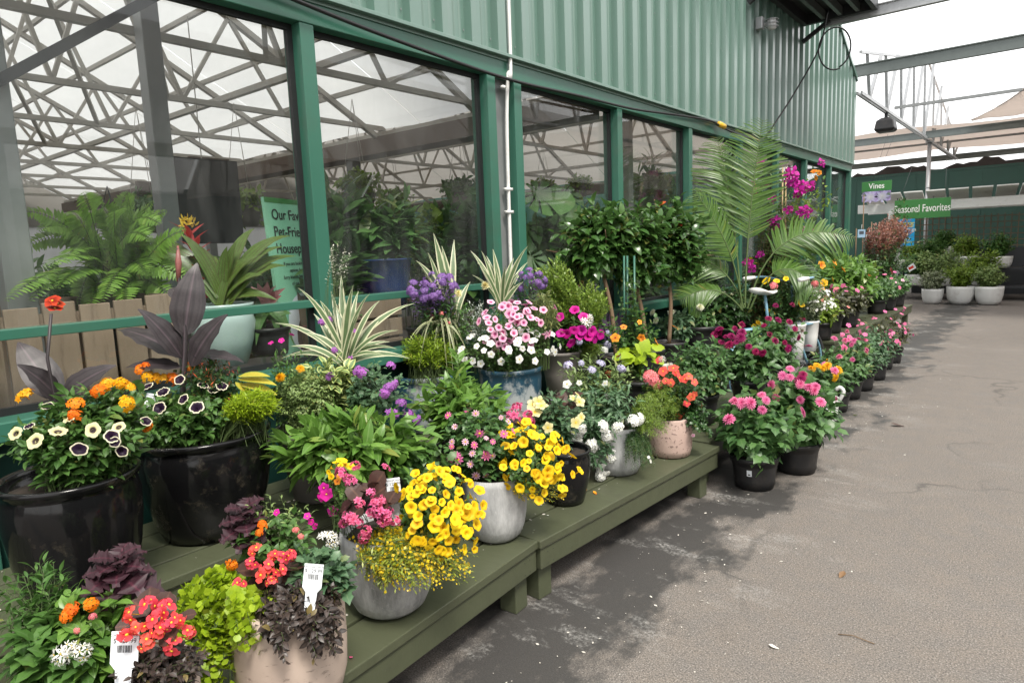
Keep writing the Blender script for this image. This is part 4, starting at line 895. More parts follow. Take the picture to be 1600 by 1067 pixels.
b = B.blob(508, 1000, 24, 52, -.13); B.bush('dark_trailing_plant', L_DKTRAIL, b, 34, T_OV, .030, 16, base=B.soil + np.array([.09, -.06, .01]) + B.rng.normal(size=(26, 3)) * .015, start=.25, ctrl=(.8, .35), lift=.05)
b = B.blob(446, 1000, 22, 46, -.17); B.bush('dark_trailing_plant', L_DKTRAIL, b, 14, T_OV, .028, 14, start=.3, ctrl=(.85, .5), lift=.05)
# C: grey pot
C = Pot('pale grey round bottomed pot with pink begonias and a cascade of yellow petunias', (603, 822), .31, .31, .165, 'grey', group=GP)
b = C.blob(580, 790, 44, 46, -.10); broad(C, 'begonia_plant', ML_BEG, b, 26, .075, L_BEGON); C.flowers(FL['beg_pink'], b, 14, [(546, 752), (538, 745), (553, 757), (564, 786), (580, 772), (583, 793), (595, 782), (590, 800), (594, 812), (601, 808), (573, 824), (571, 832), (555, 808), (543, 814), (548, 805), (601, 737), (557, 735), (579, 800), (587, 786), (603, 799), (612, 810), (562, 813)], var=.12, lift=.015)
b = C.blob(686, 812, 58, 76, -.06); C.bush('petunia_plant', L_MID, b, 90, T_OV, .030, 11, start=.3, ctrl=(.6, 1.0), lift=.03); C.flowers(FL['disc_yellow'], b, 9.8, [(624, 764), (634, 774), (646, 777), (654, 772), (663, 768), (669, 750), (695, 748), (664, 790), (680, 795), (697, 796), (703, 790), (656, 806), (682, 820), (648, 826), (662, 844), (726, 880), (737, 792), (731, 828), (700, 842)], n=100, var=.22, lift=.012)
b = C.blob(652, 886, 88, 36, -.14); bm = leaf_mat('bidens_leaf', (.22, .29, .03), (.38, .42, .05))
C.bush('bidens_plant', bm, b, 130, T_THIN, .020, 24, base=C.soil + np.array([.08, -.07, .02]) + C.rng.normal(size=(85, 3)) * [.05, .05, .02], start=.2, ctrl=(.55, .8), lift=.06, out=.7)
C.bush('bidens_plant', leaf_mat('bidens_petal', (.62, .44, .01), (.78, .58, .02)), b, 150, T_SMR, .013, 14, base=C.soil + np.array([.08, -.07, .02]) + C.rng.normal(size=(110, 3)) * [.05, .05, .02], start=.35, ctrl=(.55, .8), lift=.06, out=.9, stem=None)
for u in (672, 684, 618): b = C.blob(u, 900 if u > 650 else 878, 5, 22, -.13); C.bush('bidens_plant', leaf_mat('bidens_petal', (.62, .44, .01), (.78, .58, .02)), b, 4, T_SMR, .011, 16, start=.55, ctrl=(.9, .7), lift=.05)
b = C.blob(520, 765, 26, 34, .05); C.bush('nemesia_plant', L_MID, b, 16, T_LAN, .022, 9, start=.3); C.flowers(FL['five_magenta'], b, 12, [(506, 762), (510, 772), (520, 798), (503, 774)]); C.flowers(FL['five_orange'], b, 7, [(531, 744), (527, 752)], n=0)
b = C.blob(532, 738, 18, 18, -.04); C.flowers(FL['disc_yellow'], b, 7, n=10)
# K: laurel shrub on the back bench behind C and D
K = Pot('bright green broad leaved shrub in black pot between the taupe pot and grey pot', (590, 735), .50, .20, .14, 'nursery', group=GP, name='potted_shrub', cat='potted plant')
b = K.blob(552, 698, 118, 54, -.05, 75); K.bush('foliage', L_BRIGHT, b, 62, T_LAUR, .105, 9, start=.4, ctrl=(.45, .75), out=.62, jit=.35, stem=M_STEM)
b = K.blob(470, 710, 50, 40, -.08); K.bush('side_shoots', L_BRIGHT, b, 9, T_LAUR, .105, 8, start=.5, ctrl=(.5, .8), out=.6)
b = K.blob(660, 735, 60, 40, -.02); K.bush('low_foliage', L_MID, b, 40, T_SERR, .055, 7, start=.35)
L = Pot('second broad leaved shrub with one tall shoot in front of the blue glazed pots', (720, 690), .50, .20, .14, 'nursery', group=GP, name='potted_shrub', cat='potted plant')
b = L.blob(718, 635, 82, 48, -.06, 60); L.bush('foliage', L_BRIGHT, b, 48, T_LAUR, .10, 9, start=.4, out=.62, jit=.35)
b = L.blob(714, 565, 8, 25, -.02); L.bush('tall_shoot', L_BRIGHT, b, 3, T_LAUR, .08, 10, start=.4, out=.6)
# D: second grey pot
D = Pot('pale grey brushed pot with small pink daisies and yellow petunias spilling right', (772, 738), .31, .30, .145, 'grey', group=GP)
b = D.blob(748, 688, 58, 58, -.05); D.bush('daisy_plant', L_DAHL, b, 85, T_SERR, .042, 9, start=.3); D.flowers(FL['daisy_pink'], b, 9, [(718, 742), (741, 695), (759, 709), (712, 711), (716, 718), (760, 712), (770, 690)], n=7); D.flowers(FL['daisy_lightpink'], b, 8, [(738, 708), (759, 743), (744, 743), (735, 725), (727, 690), (706, 690)], n=9)
b = D.blob(812, 655, 26, 26, .05); broad(D, 'begonia_plant', ML_BEG, b, 9, .06, L_BEGON); D.flowers(FL['beg_pink'], b, 12, [(806, 638), (812, 634), (818, 655), (828, 658), (800, 648), (824, 648)])
b = D.blob(832, 728, 50, 62, -.06); D.bush('petunia_plant', L_MID, b, 85, T_OV, .030, 11, start=.3, ctrl=(.6, 1.0), lift=.03); D.flowers(FL['disc_yellow'], b, 9.6, [(792, 687), (804, 683), (805, 698), (787, 727), (811, 675), (840, 701), (828, 709), (851, 718), (827, 720), (793, 745), (806, 725), (841, 745), (814, 760), (832, 772), (799, 775), (770, 695), (776, 775)], n=75, var=.22, lift=.012)
b = D.blob(845, 770, 45, 22, -.08); D.bush('bidens_plant', bm, b, 30, T_THIN, .015, 20, base=D.soil + np.array([.08, -.04, .02]), start=.3, ctrl=(.6, .9), lift=.04); D.bush('bidens_plant', MATS['bidens_petal'], b, 30, T_SMR, .011, 12, base=D.soil + np.array([.08, -.04, .02]), start=.5, ctrl=(.6, .9), lift=.04)
# E, F, G on the middle bench
E_ = Pot('glossy black pot with pale yellow primroses behind the yellow petunias', (882, 700), .31, .28, .13, 'black', group=GP)
b = E_.blob(868, 650, 48, 40); E_.bush('primrose_plant', L_BLUE, b, 50, T_OV5, .05, 8, start=.35); E_.flowers(FL['primrose'], b, 12, [(842, 628), (836, 644), (846, 634), (895, 622), (902, 616), (905, 628), (908, 652), (900, 660), (856, 668), (833, 632)])
b = E_.blob(880, 625, 28, 18, .04); broad(E_, 'heuchera_plant', ML_HEUCH, b, 10, .07, L_BEGON)
F = Pot('grey dimpled pot with white verbena and asparagus fern hanging over the bench', (965, 662), .31, .28, .15, 'dimple', group=GP)
b = F.blob(935, 645, 68, 58, -.06); F.bush('verbena_plant', L_BLUE, b, 105, T_LAN, .055, 9, start=.3, ctrl=(.5, .9)); F.flowers(FL['head_white'], b, 14, [(880, 660), (888, 668), (904, 674), (908, 668), (901, 690), (942, 665), (964, 666), (949, 680), (988, 656), (995, 654), (933, 701), (926, 694), (936, 722), (943, 732), (938, 740), (957, 701), (922, 690), (953, 712), (897, 692), (930, 712)], var=.12, lift=.012)
b = F.blob(925, 700, 34, 42, -.12); F.bush('verbena_plant', L_BLUE, b, 30, T_LAN, .05, 11, start=.3, ctrl=(.8, .9), base=F.soil + np.array([.0, -.12, 0]) + F.rng.normal(size=(30, 3)) * [.03, .02, .004])
b = F.blob(930, 590, 62, 40, .06); F.bush('scabiosa_plant', L_HERB, b, 70, T_LAN, .05, 8, start=.3); F.flowers(FL['head_lavender'], b, 10, [(888, 572), (939, 568), (925, 578), (971, 576), (908, 568), (862, 628)]); F.flowers(FL['five_white'], b, 9, [(945, 599), (950, 620), (905, 598), (886, 600)])
b = F.blob(1015, 660, 32, 45, -.12); F.bush('asparagus_fern', L_YGREEN, b, 90, T_NEED, .022, 34, start=.2, ctrl=(.6, 1.0), lift=.06, out=.8, jit=.5, base=F.soil + np.array([.1, .02, 0])); b = F.blob(998, 712, 26, 34, -.15); F.bush('asparagus_fern', L_DARK, b, 70, T_NEED, .02, 34, start=.2, ctrl=(.8, .6), lift=.05, out=.8, jit=.5, base=F.soil + np.array([.1, -.02, 0])); F.flowers(FL['five_white'], b, 4, [(1022, 722), (1018, 715)], sink=.02)
G_ = Pot('pink speckled pot with coral impatiens and a pink geranium', (1047, 650), .31, .24, .13, 'terra', group=GP)
b = G_.blob(1062, 605, 42, 46, -.03); G_.bush('impatiens_plant', L_DARK, b, 70, T_OV, .04, 9, start=.3); G_.flowers(FL['five_coral'], b, 9, [(1036, 580), (1030, 562), (1062, 590), (1070, 592), (1085, 597), (1085, 616), (1080, 620), (1073, 630), (1095, 635), (1068, 651), (1060, 650), (1048, 598), (1056, 582), (1040, 595), (1076, 588), (1052, 575)])
b = G_.blob(1018, 592, 22, 18, -.03); G_.bush('geranium_plant', L_MID, b, 16, T_SERR, .04, 5); G_.flowers(FL['head_salmon'], b, 13, [(1012, 590), (1022, 594), (1016, 586), (1026, 600)]); b = G_.blob(1040, 566, 16, 14, 0); G_.flowers(FL['head_star'], b, 9, [(1035, 562), (1046, 570), (1040, 574)])
b = G_.blob(1090, 662, 22, 36, -.06); G_.bush('ivy_plant', L_DARK, b, 34, T_HEART, .028, 14, base=G_.soil + np.array([.1, .02, 0]), start=.25, ctrl=(.8, .6), lift=.03); G_.flowers(FL['five_lightpink'], b, 4, [(1083, 680)])
b = G_.blob(1035, 628, 34, 34, -.12); G_.bush('asparagus_fern', L_YGREEN, b, 70, T_NEED, .022, 30, start=.2, ctrl=(.6, 1.0), lift=.05, out=.8, jit=.5)

# the two glossy black pots on the back bench
H = Pot('glossy black pot at the left edge with cream and purple petunias', (108, 738), .50, .45, .195, 'black', group=GP)
b = H.blob(120, 685, 100, 42, -.06); H.bush('petunia_plant', L_MID, b, 130, T_OV, .040, 9, start=.3, ctrl=(.5, .9)); H.flowers(FL['disc_creampet'], b, 15, [(111, 660), (146, 675), (184, 671), (94, 677), (195, 645), (60, 690), (30, 680)], var=.1, lift=.012); H.flowers(FL['disc_darkpet'], b, 13, [(126, 700), (223, 662), (174, 683), (188, 701), (178, 690), (76, 640), (50, 670)], var=.1, lift=.012)
b = H.blob(150, 640, 80, 40, .0); H.bush('lantana_plant', L_MID, b, 60, T_OV5, .055, 7, start=.35); H.flowers(FL['head_lantana'], b, 14, [(125, 649), (157, 618), (222, 659), (124, 634)], lift=.02); H.flowers(FL['head_lantyel'], b, 14, [(187, 609), (195, 634), (168, 609), (200, 612), (50, 625)], lift=.02)
pl = H.lastplant
for d, s in ((HX * .55 + UP * .45, .22), (-HX * .4 + UP * .8, .26), (HX * .1 - HY * .5 + UP * .6, .2)): leaf_obj(H, ML_CANNA, at(92, 625, H.dep + .1), d, AISLE + UP * .4, s, pl, 'canna_leaf')
b = H.blob(62, 500, 22, 20, .05); H.flowers(FL['five_redpet'], b, 15, [(86, 482), (82, 470), (90, 474)], part='canna_flower'); g = Geo(); tube(g, [H.soil, at(74, 560, H.dep + .05), at(80, 490, H.dep + .05)], .005, 6); H.put('canna_stalk', g, [L_CANNA])
I = Pot('glossy black pot with a dark canna and black petunias edged in white', (316, 672), .50, .42, .255, 'black', group=GP)
b = I.blob(285, 655, 85, 40, -.08); I.bush('petunia_plant', L_MID, b, 120, T_OV, .042, 9, start=.3, ctrl=(.5, .9)); I.flowers(FL['disc_darkpet'], b, 13.5, [(281, 601), (233, 611), (257, 620), (253, 642), (308, 641), (331, 617), (344, 611), (288, 630), (328, 704), (316, 610)], var=.08, lift=.02)
b = I.blob(232, 640, 34, 42, -.03); I.bush('lantana_plant', L_MID, b, 26, T_OV5, .05, 7, start=.4); I.flowers(FL['head_lantyel'], b, 14, [(242, 599), (250, 600), (232, 598)], lift=.02); I.flowers(FL['head_lantana'], b, 13, [(228, 579), (220, 583), (291, 577), (262, 598)], lift=.015)
b = I.blob(330, 600, 50, 45, .05); I.bush('cuphea_plant', L_DARK, b, 80, T_OV, .030, 10, start=.3); I.bush('cuphea_flowers', leaf_mat('cuphea_petal', (.60, .10, .05), (.72, .16, .06)), b, 46, T_NEED, .032, 3, start=.85, out=.9)
b = I.blob(395, 632, 42, 24, -.10); I.bush('sedum_plant', L_LIME, b, 130, T_SED, .030, 16, start=.55, out=.65, pairs=False, base=I.soil + np.array([.16, .08, -.01]) + I.rng.normal(size=(110, 3)) * [.05, .05, .01])
g = Geo(); s0 = at(287, 640, I.dep); tube(g, smooth_path([I.soil, s0, at(290, 520, I.dep), at(279, 430, I.dep), at(278, 388, I.dep)], 16), np.linspace(.014, .006, 17), 7); cn = I.put('canna_plant', g, [L_CANNA])
for (bu, bv), (tu, tv), dd, s, nrm in (((288, 526), (300, 412), -.05, 1.0, AISLE), ((284, 560), (236, 478), -.12, 1.0, AISLE + UP), ((285, 560), (190, 487), .05, .9, UP + AISLE * .3), ((298, 572), (330, 490), -.10, 1.0, AISLE - HX * .4), ((300, 556), (378, 548), .02, 1.0, UP + AISLE * .5), ((282, 575), (197, 556), -.05, 1.0, UP + AISLE * .6), ((285, 470), (262, 440), .06, 1.0, AISLE)):
    p0, p1 = at(bu, bv, I.dep), at(tu, tv, I.dep + dd); leaf_obj(I, ML_CANNA, p0, p1 - p0, nrm, np.linalg.norm(p1 - p0) * 1.06, cn, 'canna_leaf')
g = Geo(); tube(g, [at(279, 440, I.dep), at(279, 410, I.dep), at(278, 384, I.dep)], [.008, .013, .004], 7); I.put('canna_bud', g, [leaf_mat('canna_bud', (.30, .10, .09), (.36, .14, .12))], parent=cn)
g = Geo(); p0 = at(345, 612, I.dep)
pl = I.put('croton_plant', g.add([p0, p0 + [.004, 0, 0], p0 + UP * .02], np.array([[0, 1, 2]])), [L_CROT])
for (bu, bv), (tu, tv) in (((372, 592), (432, 590)), ((375, 600), (434, 606)), ((372, 588), (420, 578)), ((368, 597), (400, 618))): p0, p1 = at(bu, bv, I.dep + .02), at(tu, tv, I.dep - .02); leaf_obj(I, ML_CROT, p0, p1 - p0, UP + AISLE * .6, np.linalg.norm(p1 - p0), pl)

# J: taupe pot with striped flax, herbs and verbena
J = Pot('taupe clay pot with striped flax, yellow marigolds and purple verbena', (500, 665), .50, .33, .20, 'taupe', group=GP)
J.blades('flax_plant', L_FLAX, (540, 565), [(533, 430), (466, 450), (552, 446), (578, 458), (593, 470), (648, 474), (622, 516), (609, 534), (455, 541), (440, 560), (517, 455), (500, 470), (490, 490), (560, 455), (605, 490), (640, 560), (570, 478), (620, 545), (480, 520), (430, 505), (545, 470), (600, 555), (525, 480)], .034)
b = J.blob(480, 622, 52, 44, -.12); J.bush('oregano_plant', L_HERB, b, 150, T_OV, .0165, 18, start=.3, ctrl=(.5, .95), lift=.03)
b = J.blob(520, 585, 45, 26, -.06); J.bush('sage_plant', L_SAGE, b, 34, T_OV5, .062, 8, start=.4)
b = J.blob(455, 575, 40, 30, -.05); J.bush('marigold_plant', L_MID, b, 34, T_LAN, .04, 9, start=.35); J.flowers(FL['pom_gold'], b, 10, [(441, 587), (468, 576)], lift=.02); J.flowers(FL['five_magenta'], b, 6, [(466, 523), (442, 542), (456, 533), (428, 545), (474, 520)], lift=.03)
b = J.blob(590, 610, 48, 45, -.10); J.bush('verbena_plant', L_BLUE, b, 60, T_SERR, .036, 9, start=.3); J.flowers(FL['head_purple'], b, 12.5, [(522, 590), (562, 583), (570, 587), (608, 577), (605, 606), (600, 614), (612, 602), (622, 628), (612, 642), (636, 647), (644, 652), (606, 640), (630, 640)], var=.1, lift=.02)
b = J.blob(515, 540, 40, 30, .02); J.flowers(FL['head_purple'], b, 9, [(515, 508), (543, 556), (522, 546), (505, 510), (551, 524)], lift=.02)
b = J.blob(532, 405, 18, 28, .02); J.bush('airy_stems', leaf_mat('airy_white_flower', (.5, .52, .42), (.65, .65, .55)), b, 12, T_SM, .014, 10, start=.75, ctrl=(.2, .8), stem=M_STEM)
# blue glazed pots
M_ = Pot('weathered blue glazed pot with lime sedum and striped flax', (668, 580), .50, .36, .245, 'blue', group=GP)
M_.blades('flax_plant', L_FLAX, (692, 500), [(634, 367), (644, 378), (690, 384), (694, 420), (735, 440), (602, 434), (617, 408), (655, 395), (672, 400), (682, 405), (625, 430), (710, 430), (722, 452), (640, 420), (660, 420)], .04)
b = M_.blob(640, 478, 38, 36, -.04); M_.bush('angelonia_plant', L_DARK, b, 40, T_LAN, .05, 9, start=.2); b = M_.blob(638, 458, 36, 24, -.04); M_.bush('angelonia_flowers', PC['violet'], b, 42, T_SMR, .022, 12, start=.6, out=.95, tipsize=.8); M_.flowers(FL['head_violet'], b, 8, n=26)
b = M_.blob(650, 548, 44, 30, -.16); M_.bush('sedum_plant', L_SEDUM, b, 170, T_SED, .034, 15, start=.5, out=.7, pairs=False)
b = M_.blob(705, 500, 36, 40, -.08); M_.bush('filler_foliage', L_MID, b, 50, T_LAN, .05, 8); M_.flowers(FL['pom_cream'], b, 13, [(714, 465)], lift=.03); M_.flowers(FL['head_salmon'], b, 7, [(672, 487), (690, 490), (675, 495), (700, 505)])
M_.blades('sedge_plant', L_SEDGE, (690, 512), [(648, 560), (655, 575), (663, 580), (672, 585), (680, 590), (690, 585), (700, 592), (708, 580), (716, 590), (722, 570), (640, 530), (632, 545), (650, 520), (734, 565), (668, 570), (684, 578), (696, 570), (645, 545), (728, 545), (712, 560), (660, 555), (705, 600), (676, 565)], .011, dd=-.18, arch=.35)
N = Pot('weathered blue glazed pot with pink and white petunias and dusty miller', (797, 572), .50, .36, .20, 'blue', group=GP)
N.blades('flax_plant', L_FLAX, (782, 485), [(735, 392), (752, 392), (770, 389), (825, 384), (825, 409), (803, 403), (745, 410), (760, 400), (790, 415), (812, 425), (738, 430), (818, 440), (775, 420), (800, 430)], .034, dd=.06)
b = N.blob(745, 505, 36, 34, -.04); N.bush('dusty_miller_plant', L_GREY, b, 60, T_THIN, .030, 13, start=.4, out=.7); N.flowers(FL['pom_cream'], b, 12, [(757, 454)], lift=.03)
b = N.blob(826, 452, 26, 28, .08); N.bush('angelonia_plant', L_DARK, b, 26, T_LAN, .045, 8, start=.2); b = N.blob(828, 440, 22, 18, .08); N.bush('angelonia_flowers', PC['violet'], b, 24, T_SMR, .022, 10, start=.55, out=.95); N.flowers(FL['head_violet'], b, 8, n=14)
b = N.blob(802, 515, 56, 42, -.10); N.bush('petunia_plant', L_MID, b, 100, T_OV, .03, 10, start=.3); N.flowers(FL['disc_pinkcal'], b, 8.5, [(768, 474), (785, 482), (805, 484), (822, 488), (796, 492), (812, 495), (775, 500), (765, 505), (768, 515), (774, 522), (770, 530), (780, 512), (795, 510), (803, 520), (818, 505), (838, 500), (776, 545), (783, 558), (790, 540), (762, 497), (800, 500), (828, 497), (786, 528), (806, 530), (780, 536), (759, 490)], n=26, var=.1, lift=.01)
b = N.blob(792, 545, 72, 30, -.14); N.bush('bacopa_plant', L_MID, b, 90, T_OV, .024, 10, start=.3, ctrl=(.6, .9)); N.flowers(FL['five_white'], b, 8, [(738, 526), (737, 520), (722, 547), (746, 542), (757, 548), (768, 553), (767, 538), (828, 520), (834, 533), (808, 537), (816, 545), (829, 547), (795, 549), (853, 549), (811, 560), (848, 524), (862, 524), (861, 545), (728, 560), (740, 562), (752, 566), (835, 562), (745, 570)], n=30, var=.12, lift=.01)
b = N.blob(856, 500, 20, 36, .0); N.bush('fine_grass', leaf_mat('fine_grass', (.18, .22, .06), (.3, .33, .12)), b, 130, T_NEED, .05, 3, start=.7, ctrl=(.3, 1.1), lift=.12, stem=M_STEM)
# O, P, Q
O = Pot('tall taupe pot with magenta petunias behind the lavender flowers', (876, 548), .50, .34, .15, 'taupe', group=GP)
b = O.blob(902, 515, 40, 32, -.05); O.bush('petunia_plant', L_MID, b, 70, T_OV, .04, 9, start=.3); O.flowers(FL['disc_magenta'], b, 11, [(898, 487), (877, 497), (911, 497), (886, 521), (897, 516), (908, 516), (918, 524), (929, 527), (893, 534), (936, 522), (924, 518), (878, 520), (905, 524)], var=.08, lift=.015); O.flowers(FL['head_star'], b, 13, [(920, 500), (914, 506)], lift=.02); O.flowers(FL['head_lavender'], b, 9, [(945, 520), (946, 536), (905, 532)], lift=.02); O.flowers(FL['five_white'], b, 7, [(893, 552), (904, 548), (898, 562)])
P_ = Pot('small white pot with purple wandering leaves behind the lavender flowers', (930, 540), .50, .26, .11, 'white', group=GP)
b = P_.blob(948, 505, 24, 28, 0); P_.blades('purple_heart_plant', L_PURP, (945, 530), [(925, 478), (940, 470), (955, 472), (968, 486), (975, 505), (930, 500), (960, 490), (920, 512), (985, 520), (948, 480), (990, 470), (1000, 500)], .045, arch=.12); b = P_.blob(908, 556, 20, 24, -.05); P_.bush('sedum_plant', L_YGREEN, b, 50, T_NEED, .024, 14, start=.4, out=.7, pairs=False)
Q = Pot('black pot with lime coleus and black eyed susans climbing green stakes', (1000, 592), .50, .22, .14, 'nursery', group=GP)
b = Q.blob(1003, 556, 36, 20, -.05); broad(Q, 'coleus_plant', ML_LIMEC, b, 22, .11, L_LIME, .9)
b = Q.blob(985, 520, 48, 40, .12); Q.bush('susan_vine', L_MID, b, 44, T_SERR, .045, 9, start=.25); Q.flowers(FL['five_orange'], b, 8, [(998, 505), (963, 527), (1000, 526), (1003, 530), (1022, 532), (975, 512), (1050, 512)], lift=.02); Q.flowers(FL['five_redpet'], b, 9, [(972, 548), (1022, 553), (955, 572), (957, 568)], lift=.06)
g = Geo()
for u in (976, 981, 992): tube(g, [at(u, 560, Q.dep + .15), at(u - 1, 400, Q.dep + .15)], .007, 6)
Q.put('stakes', g, [M_TRIM]); b = Q.blob(983, 460, 18, 50, .15); Q.bush('climbing_stems', L_MID, b, 14, T_SERR, .04, 10, start=.3, ctrl=(.2, .6))
for lab, u, v, dep, w, h, t in (('white price tag in front of the red begonias at the near left corner', 187, 1034, 1.50, 44, 84, .03), ('white price tag leaning beside the green nettle leaves of the stone pot', 482, 915, 1.78, 30, 62, .12), ('white price tag standing beside the pink begonias and yellow petunias', 618, 775, 2.38, 22, 54, -.1), ('white price tag tucked behind the black and white petunias', 224, 640, 2.62, 20, 50, .25), ('small white tag among the verbena of the taupe pot', 572, 590, 3.3, 8, 28, -.08)): price_tag(lab, u, v, dep, w, h, t)
# ------------------------------------------------------------------ shrubs and palms standing against the glass
def put_at(u, v, dep, z): p = at(u, v, dep); return (p[0], p[1])
GB = 'tall plants standing against the windows'
cy = Pot('golden cypress shrub with fan sprays in front of the window', (885, 500), .50, .22, .15, 'nursery', name='potted_shrub', cat='potted plant', group=GB, world=(-2.72, 4.15))
L_CYP = leaf_mat('golden_cypress_leaf', (.16, .26, .035), (.29, .41, .07)); k = cy.dep
for u, v, ru, rv in ((860, 440, 34, 34), (905, 470, 42, 34), (870, 480, 40, 30), (930, 480, 24, 26)): b = Blob(u, v, ru, rv, k); cy.bush('spray', L_CYP, b, 80, diamond(.42), .036, 30, start=.3, out=.6, jit=.35, base=cy.soil + cy.rng.normal(size=(80, 3)) * .03)
for lab, (x, y), (tu, tv), crowns in (('hibiscus standard with a pale branching trunk', (-2.66, 4.55), (938, 410), ((905, 388, 58, 52), (948, 362, 50, 48))), ('hibiscus standard tied to a green stake', (-2.60, 4.95), (985, 415), ((990, 368, 58, 56), (1002, 415, 46, 38))), ('hibiscus standard with red flowers and a thin straight trunk', (-2.62, 5.4), (1043, 412), ((1048, 360, 54, 54), (1066, 405, 42, 44)))):
    h = Pot(lab, None, .50, .24, .15, 'nursery', name='potted_tree', cat='potted tree', group=GB, world=(x, y)); fork = at(tu, tv, h.dep); g = Geo()
    tube(g, smooth_path([h.soil, (h.soil + fork) / 2 + [.02, .01, 0], fork], 10), np.linspace(.020, .015, 11), 7)
    for i in range(7):
        c = crowns[i % 2]; q = at(c[0] + h.rng.normal() * c[2] * .5, c[1] + h.rng.normal() * c[3] * .4, h.dep + h.rng.normal() * .1); tube(g, smooth_path([fork - UP * .05 * h.rng.random(), (fork + q) / 2 + h.rng.normal(size=3) * .02, q], 6), np.linspace(.011, .004, 7), 5)
    h.put('trunk', g, [M_TWIG])
    for (u, v, ru, rv) in crowns: b = Blob(u, v, ru, rv, h.dep); h.bush('crown', L_HIB, b, 84, T_OV5, .115, 8, base=fork + h.rng.normal(size=(80, 3)) * .03, start=.35, shell=.4, zmin=-.8, out=.75, stem=M_TWIG)
    b = Blob(crowns[1][0], crowns[1][1], crowns[1][2], crowns[1][3], h.dep); h.flowers(FL['hibred'], b, 10, [(1062, 355), (1036, 322), (1058, 350)] if x == -2.62 else [], lift=.02)
b = Blob(945, 432, 10, 12, depth_of((-2.66, 4.55, 1.4)))
# majesty palm
pm = Pot('tall palm with upright feathery fronds in front of the window', None, .50, .3, .19, 'nursery', name='potted_palm', cat='potted palm', group=GB, world=(-2.66, 6.15)); k = pm.dep; r6 = np.random.default_rng(66)
for (bu, bv), (cu, cv), (tu, tv), n, Lf, dd, nm in (((1164, 480), (1166, 340), (1192, 188), 44, .50, 0, 'main'), ((1160, 482), (1150, 380), (1085, 300), 32, .42, -.1, ''), ((1162, 482), (1140, 400), (1050, 395), 30, .40, .1, ''), ((1168, 482), (1205, 330), (1335, 372), 36, .42, -.15, ''), ((1160, 485), (1120, 430), (1062, 470), 24, .32, -.05, ''), ((1172, 484), (1215, 370), (1285, 460), 30, .40, -.25, ''), ((1158, 482), (1150, 330), (1120, 215), 36, .42, .12, '')):
    g = Geo(); frond_geo(g, at(bu, bv, k), at(cu, cv, k + dd * .4), at(tu, tv, k + dd), n + 6, Lf * .92, .024, rng=r6, start=.38, droop=.35, rw=.011); pm.put('frond', g, [L_PALM, M_STEM])
# bougainvillea on a stake
bo = Pot('bougainvillea with magenta bracts tied up a bamboo stake', None, .50, .26, .16, 'nursery', name='potted_climber', cat='potted plant', group=GB, world=(-2.55, 7.05)); k = bo.dep
for u, v, ru, rv, n in ((1245, 325, 44, 62, 60), (1205, 310, 30, 50, 36), (1225, 400, 40, 55, 50)): b = Blob(u, v, ru, rv, k); bo.bush('foliage', L_MID if v < 390 else L_DARK, b, n, T_OV, .058, 10, start=.2, shell=.3, zmin=-.9, ctrl=(.2, .5), stem=M_TWIG)
b = Blob(1238, 310, 50, 66, k); bo.flowers(FL['head_boug'], b, 11, [(1236, 270), (1243, 278), (1228, 280), (1238, 288), (1250, 290), (1246, 300), (1254, 296), (1195, 290), (1180, 300), (1206, 312), (1232, 328), (1252, 334), (1258, 330), (1264, 292), (1283, 255), (1190, 253), (1178, 288), (1263, 360), (1246, 362), (1208, 345), (1213, 356)]); b = Blob(1190, 415, 40, 30, k - .3); bo.flowers(FL['head_boug'], b, 10, [(1168, 412), (1174, 420), (1187, 398), (1250, 362)]); b = Blob(1275, 275, 12, 16, k); bo.flowers(FL['five_orange'], b, 7, [(1272, 268), (1280, 270), (1275, 278)])
g = Geo()
for u in (1226, 1221): tube(g, [at(u, 470, k), at(u + 2, 262, k)], .008, 6)
bo.put('stake', g, [plain('bamboo', (.38, .28, .14), .6)]); b = Blob(1278, 305, 22, 44, k + .3); bo.bush('side_branch', L_YGREEN, b, 20, T_OV5, .07, 8, start=.3, shell=.3)

# ------------------------------------------------------------------ nursery pots
GN = 'black nursery pots of flowering plants'
def nursery(lab, world, zb, H, R, mat, T, lsize, crown, n, per, fl=(), extra=None, grp=GN, sd=0):
    p = Pot(lab, None, zb, H, R, 'nursery', name='potted_plant', cat='potted plant', group=grp, world=world); k = p.dep
    c = p.loc + np.array([0, 0, H + crown[1] * .72]); b = Blob(800, 500, 10, 10, 1); b.c = c; b.r = np.array([crown[0], crown[0], crown[1]]); b.dep = k; b.c[0] = max(b.c[0], -2.7)
    p.bush('foliage', mat, b, n, T, lsize, per, start=.3, shell=.5, zmin=-.55); pl = p.lastplant
    for key, px, pts, nn in fl:
        b2 = Blob(800, 500, 10, 10, 1); b2.c = c + UP * crown[1] * .12; b2.r = b.r * 1.04; b2.dep = k; p.flowers(FL[key], b2, px * FOC / k, pts, nn, parent=pl, lift=.02, zmin=.1, face=.45)
    return p
def wz(u, v, z): p = on_z(u, v, z); return (p[0], p[1])
nursery('white dahlia in a black pot, nearest the lime coleus', wz(1050, 528, .72), .50, .22, .135, L_BLUE, T_OV5, .075, (.20, .15), 44, 7, [('pom_whitemum', .05, [(1022, 490), (1050, 490)], 1)])
nursery('white dahlia in a black pot with the biggest white blooms', wz(1088, 515, .74), .50, .22, .14, L_DAHL, T_OV5, .075, (.21, .17), 46, 7, [('pom_whitemum', .062, [(1082, 475), (1094, 482), (1058, 468)], 1)])
nursery('white and red dahlia in a black pot beside the palm', wz(1140, 500, .75), .50, .24, .15, L_DAHL, T_OV5, .07, (.22, .19), 50, 7, [('pom_whitemum', .055, [(1142, 463), (1132, 462)], 0), ('dahlia_wine', .035, [], 0), ('five_coral', .035, [(1148, 470), (1152, 474)], 0)])
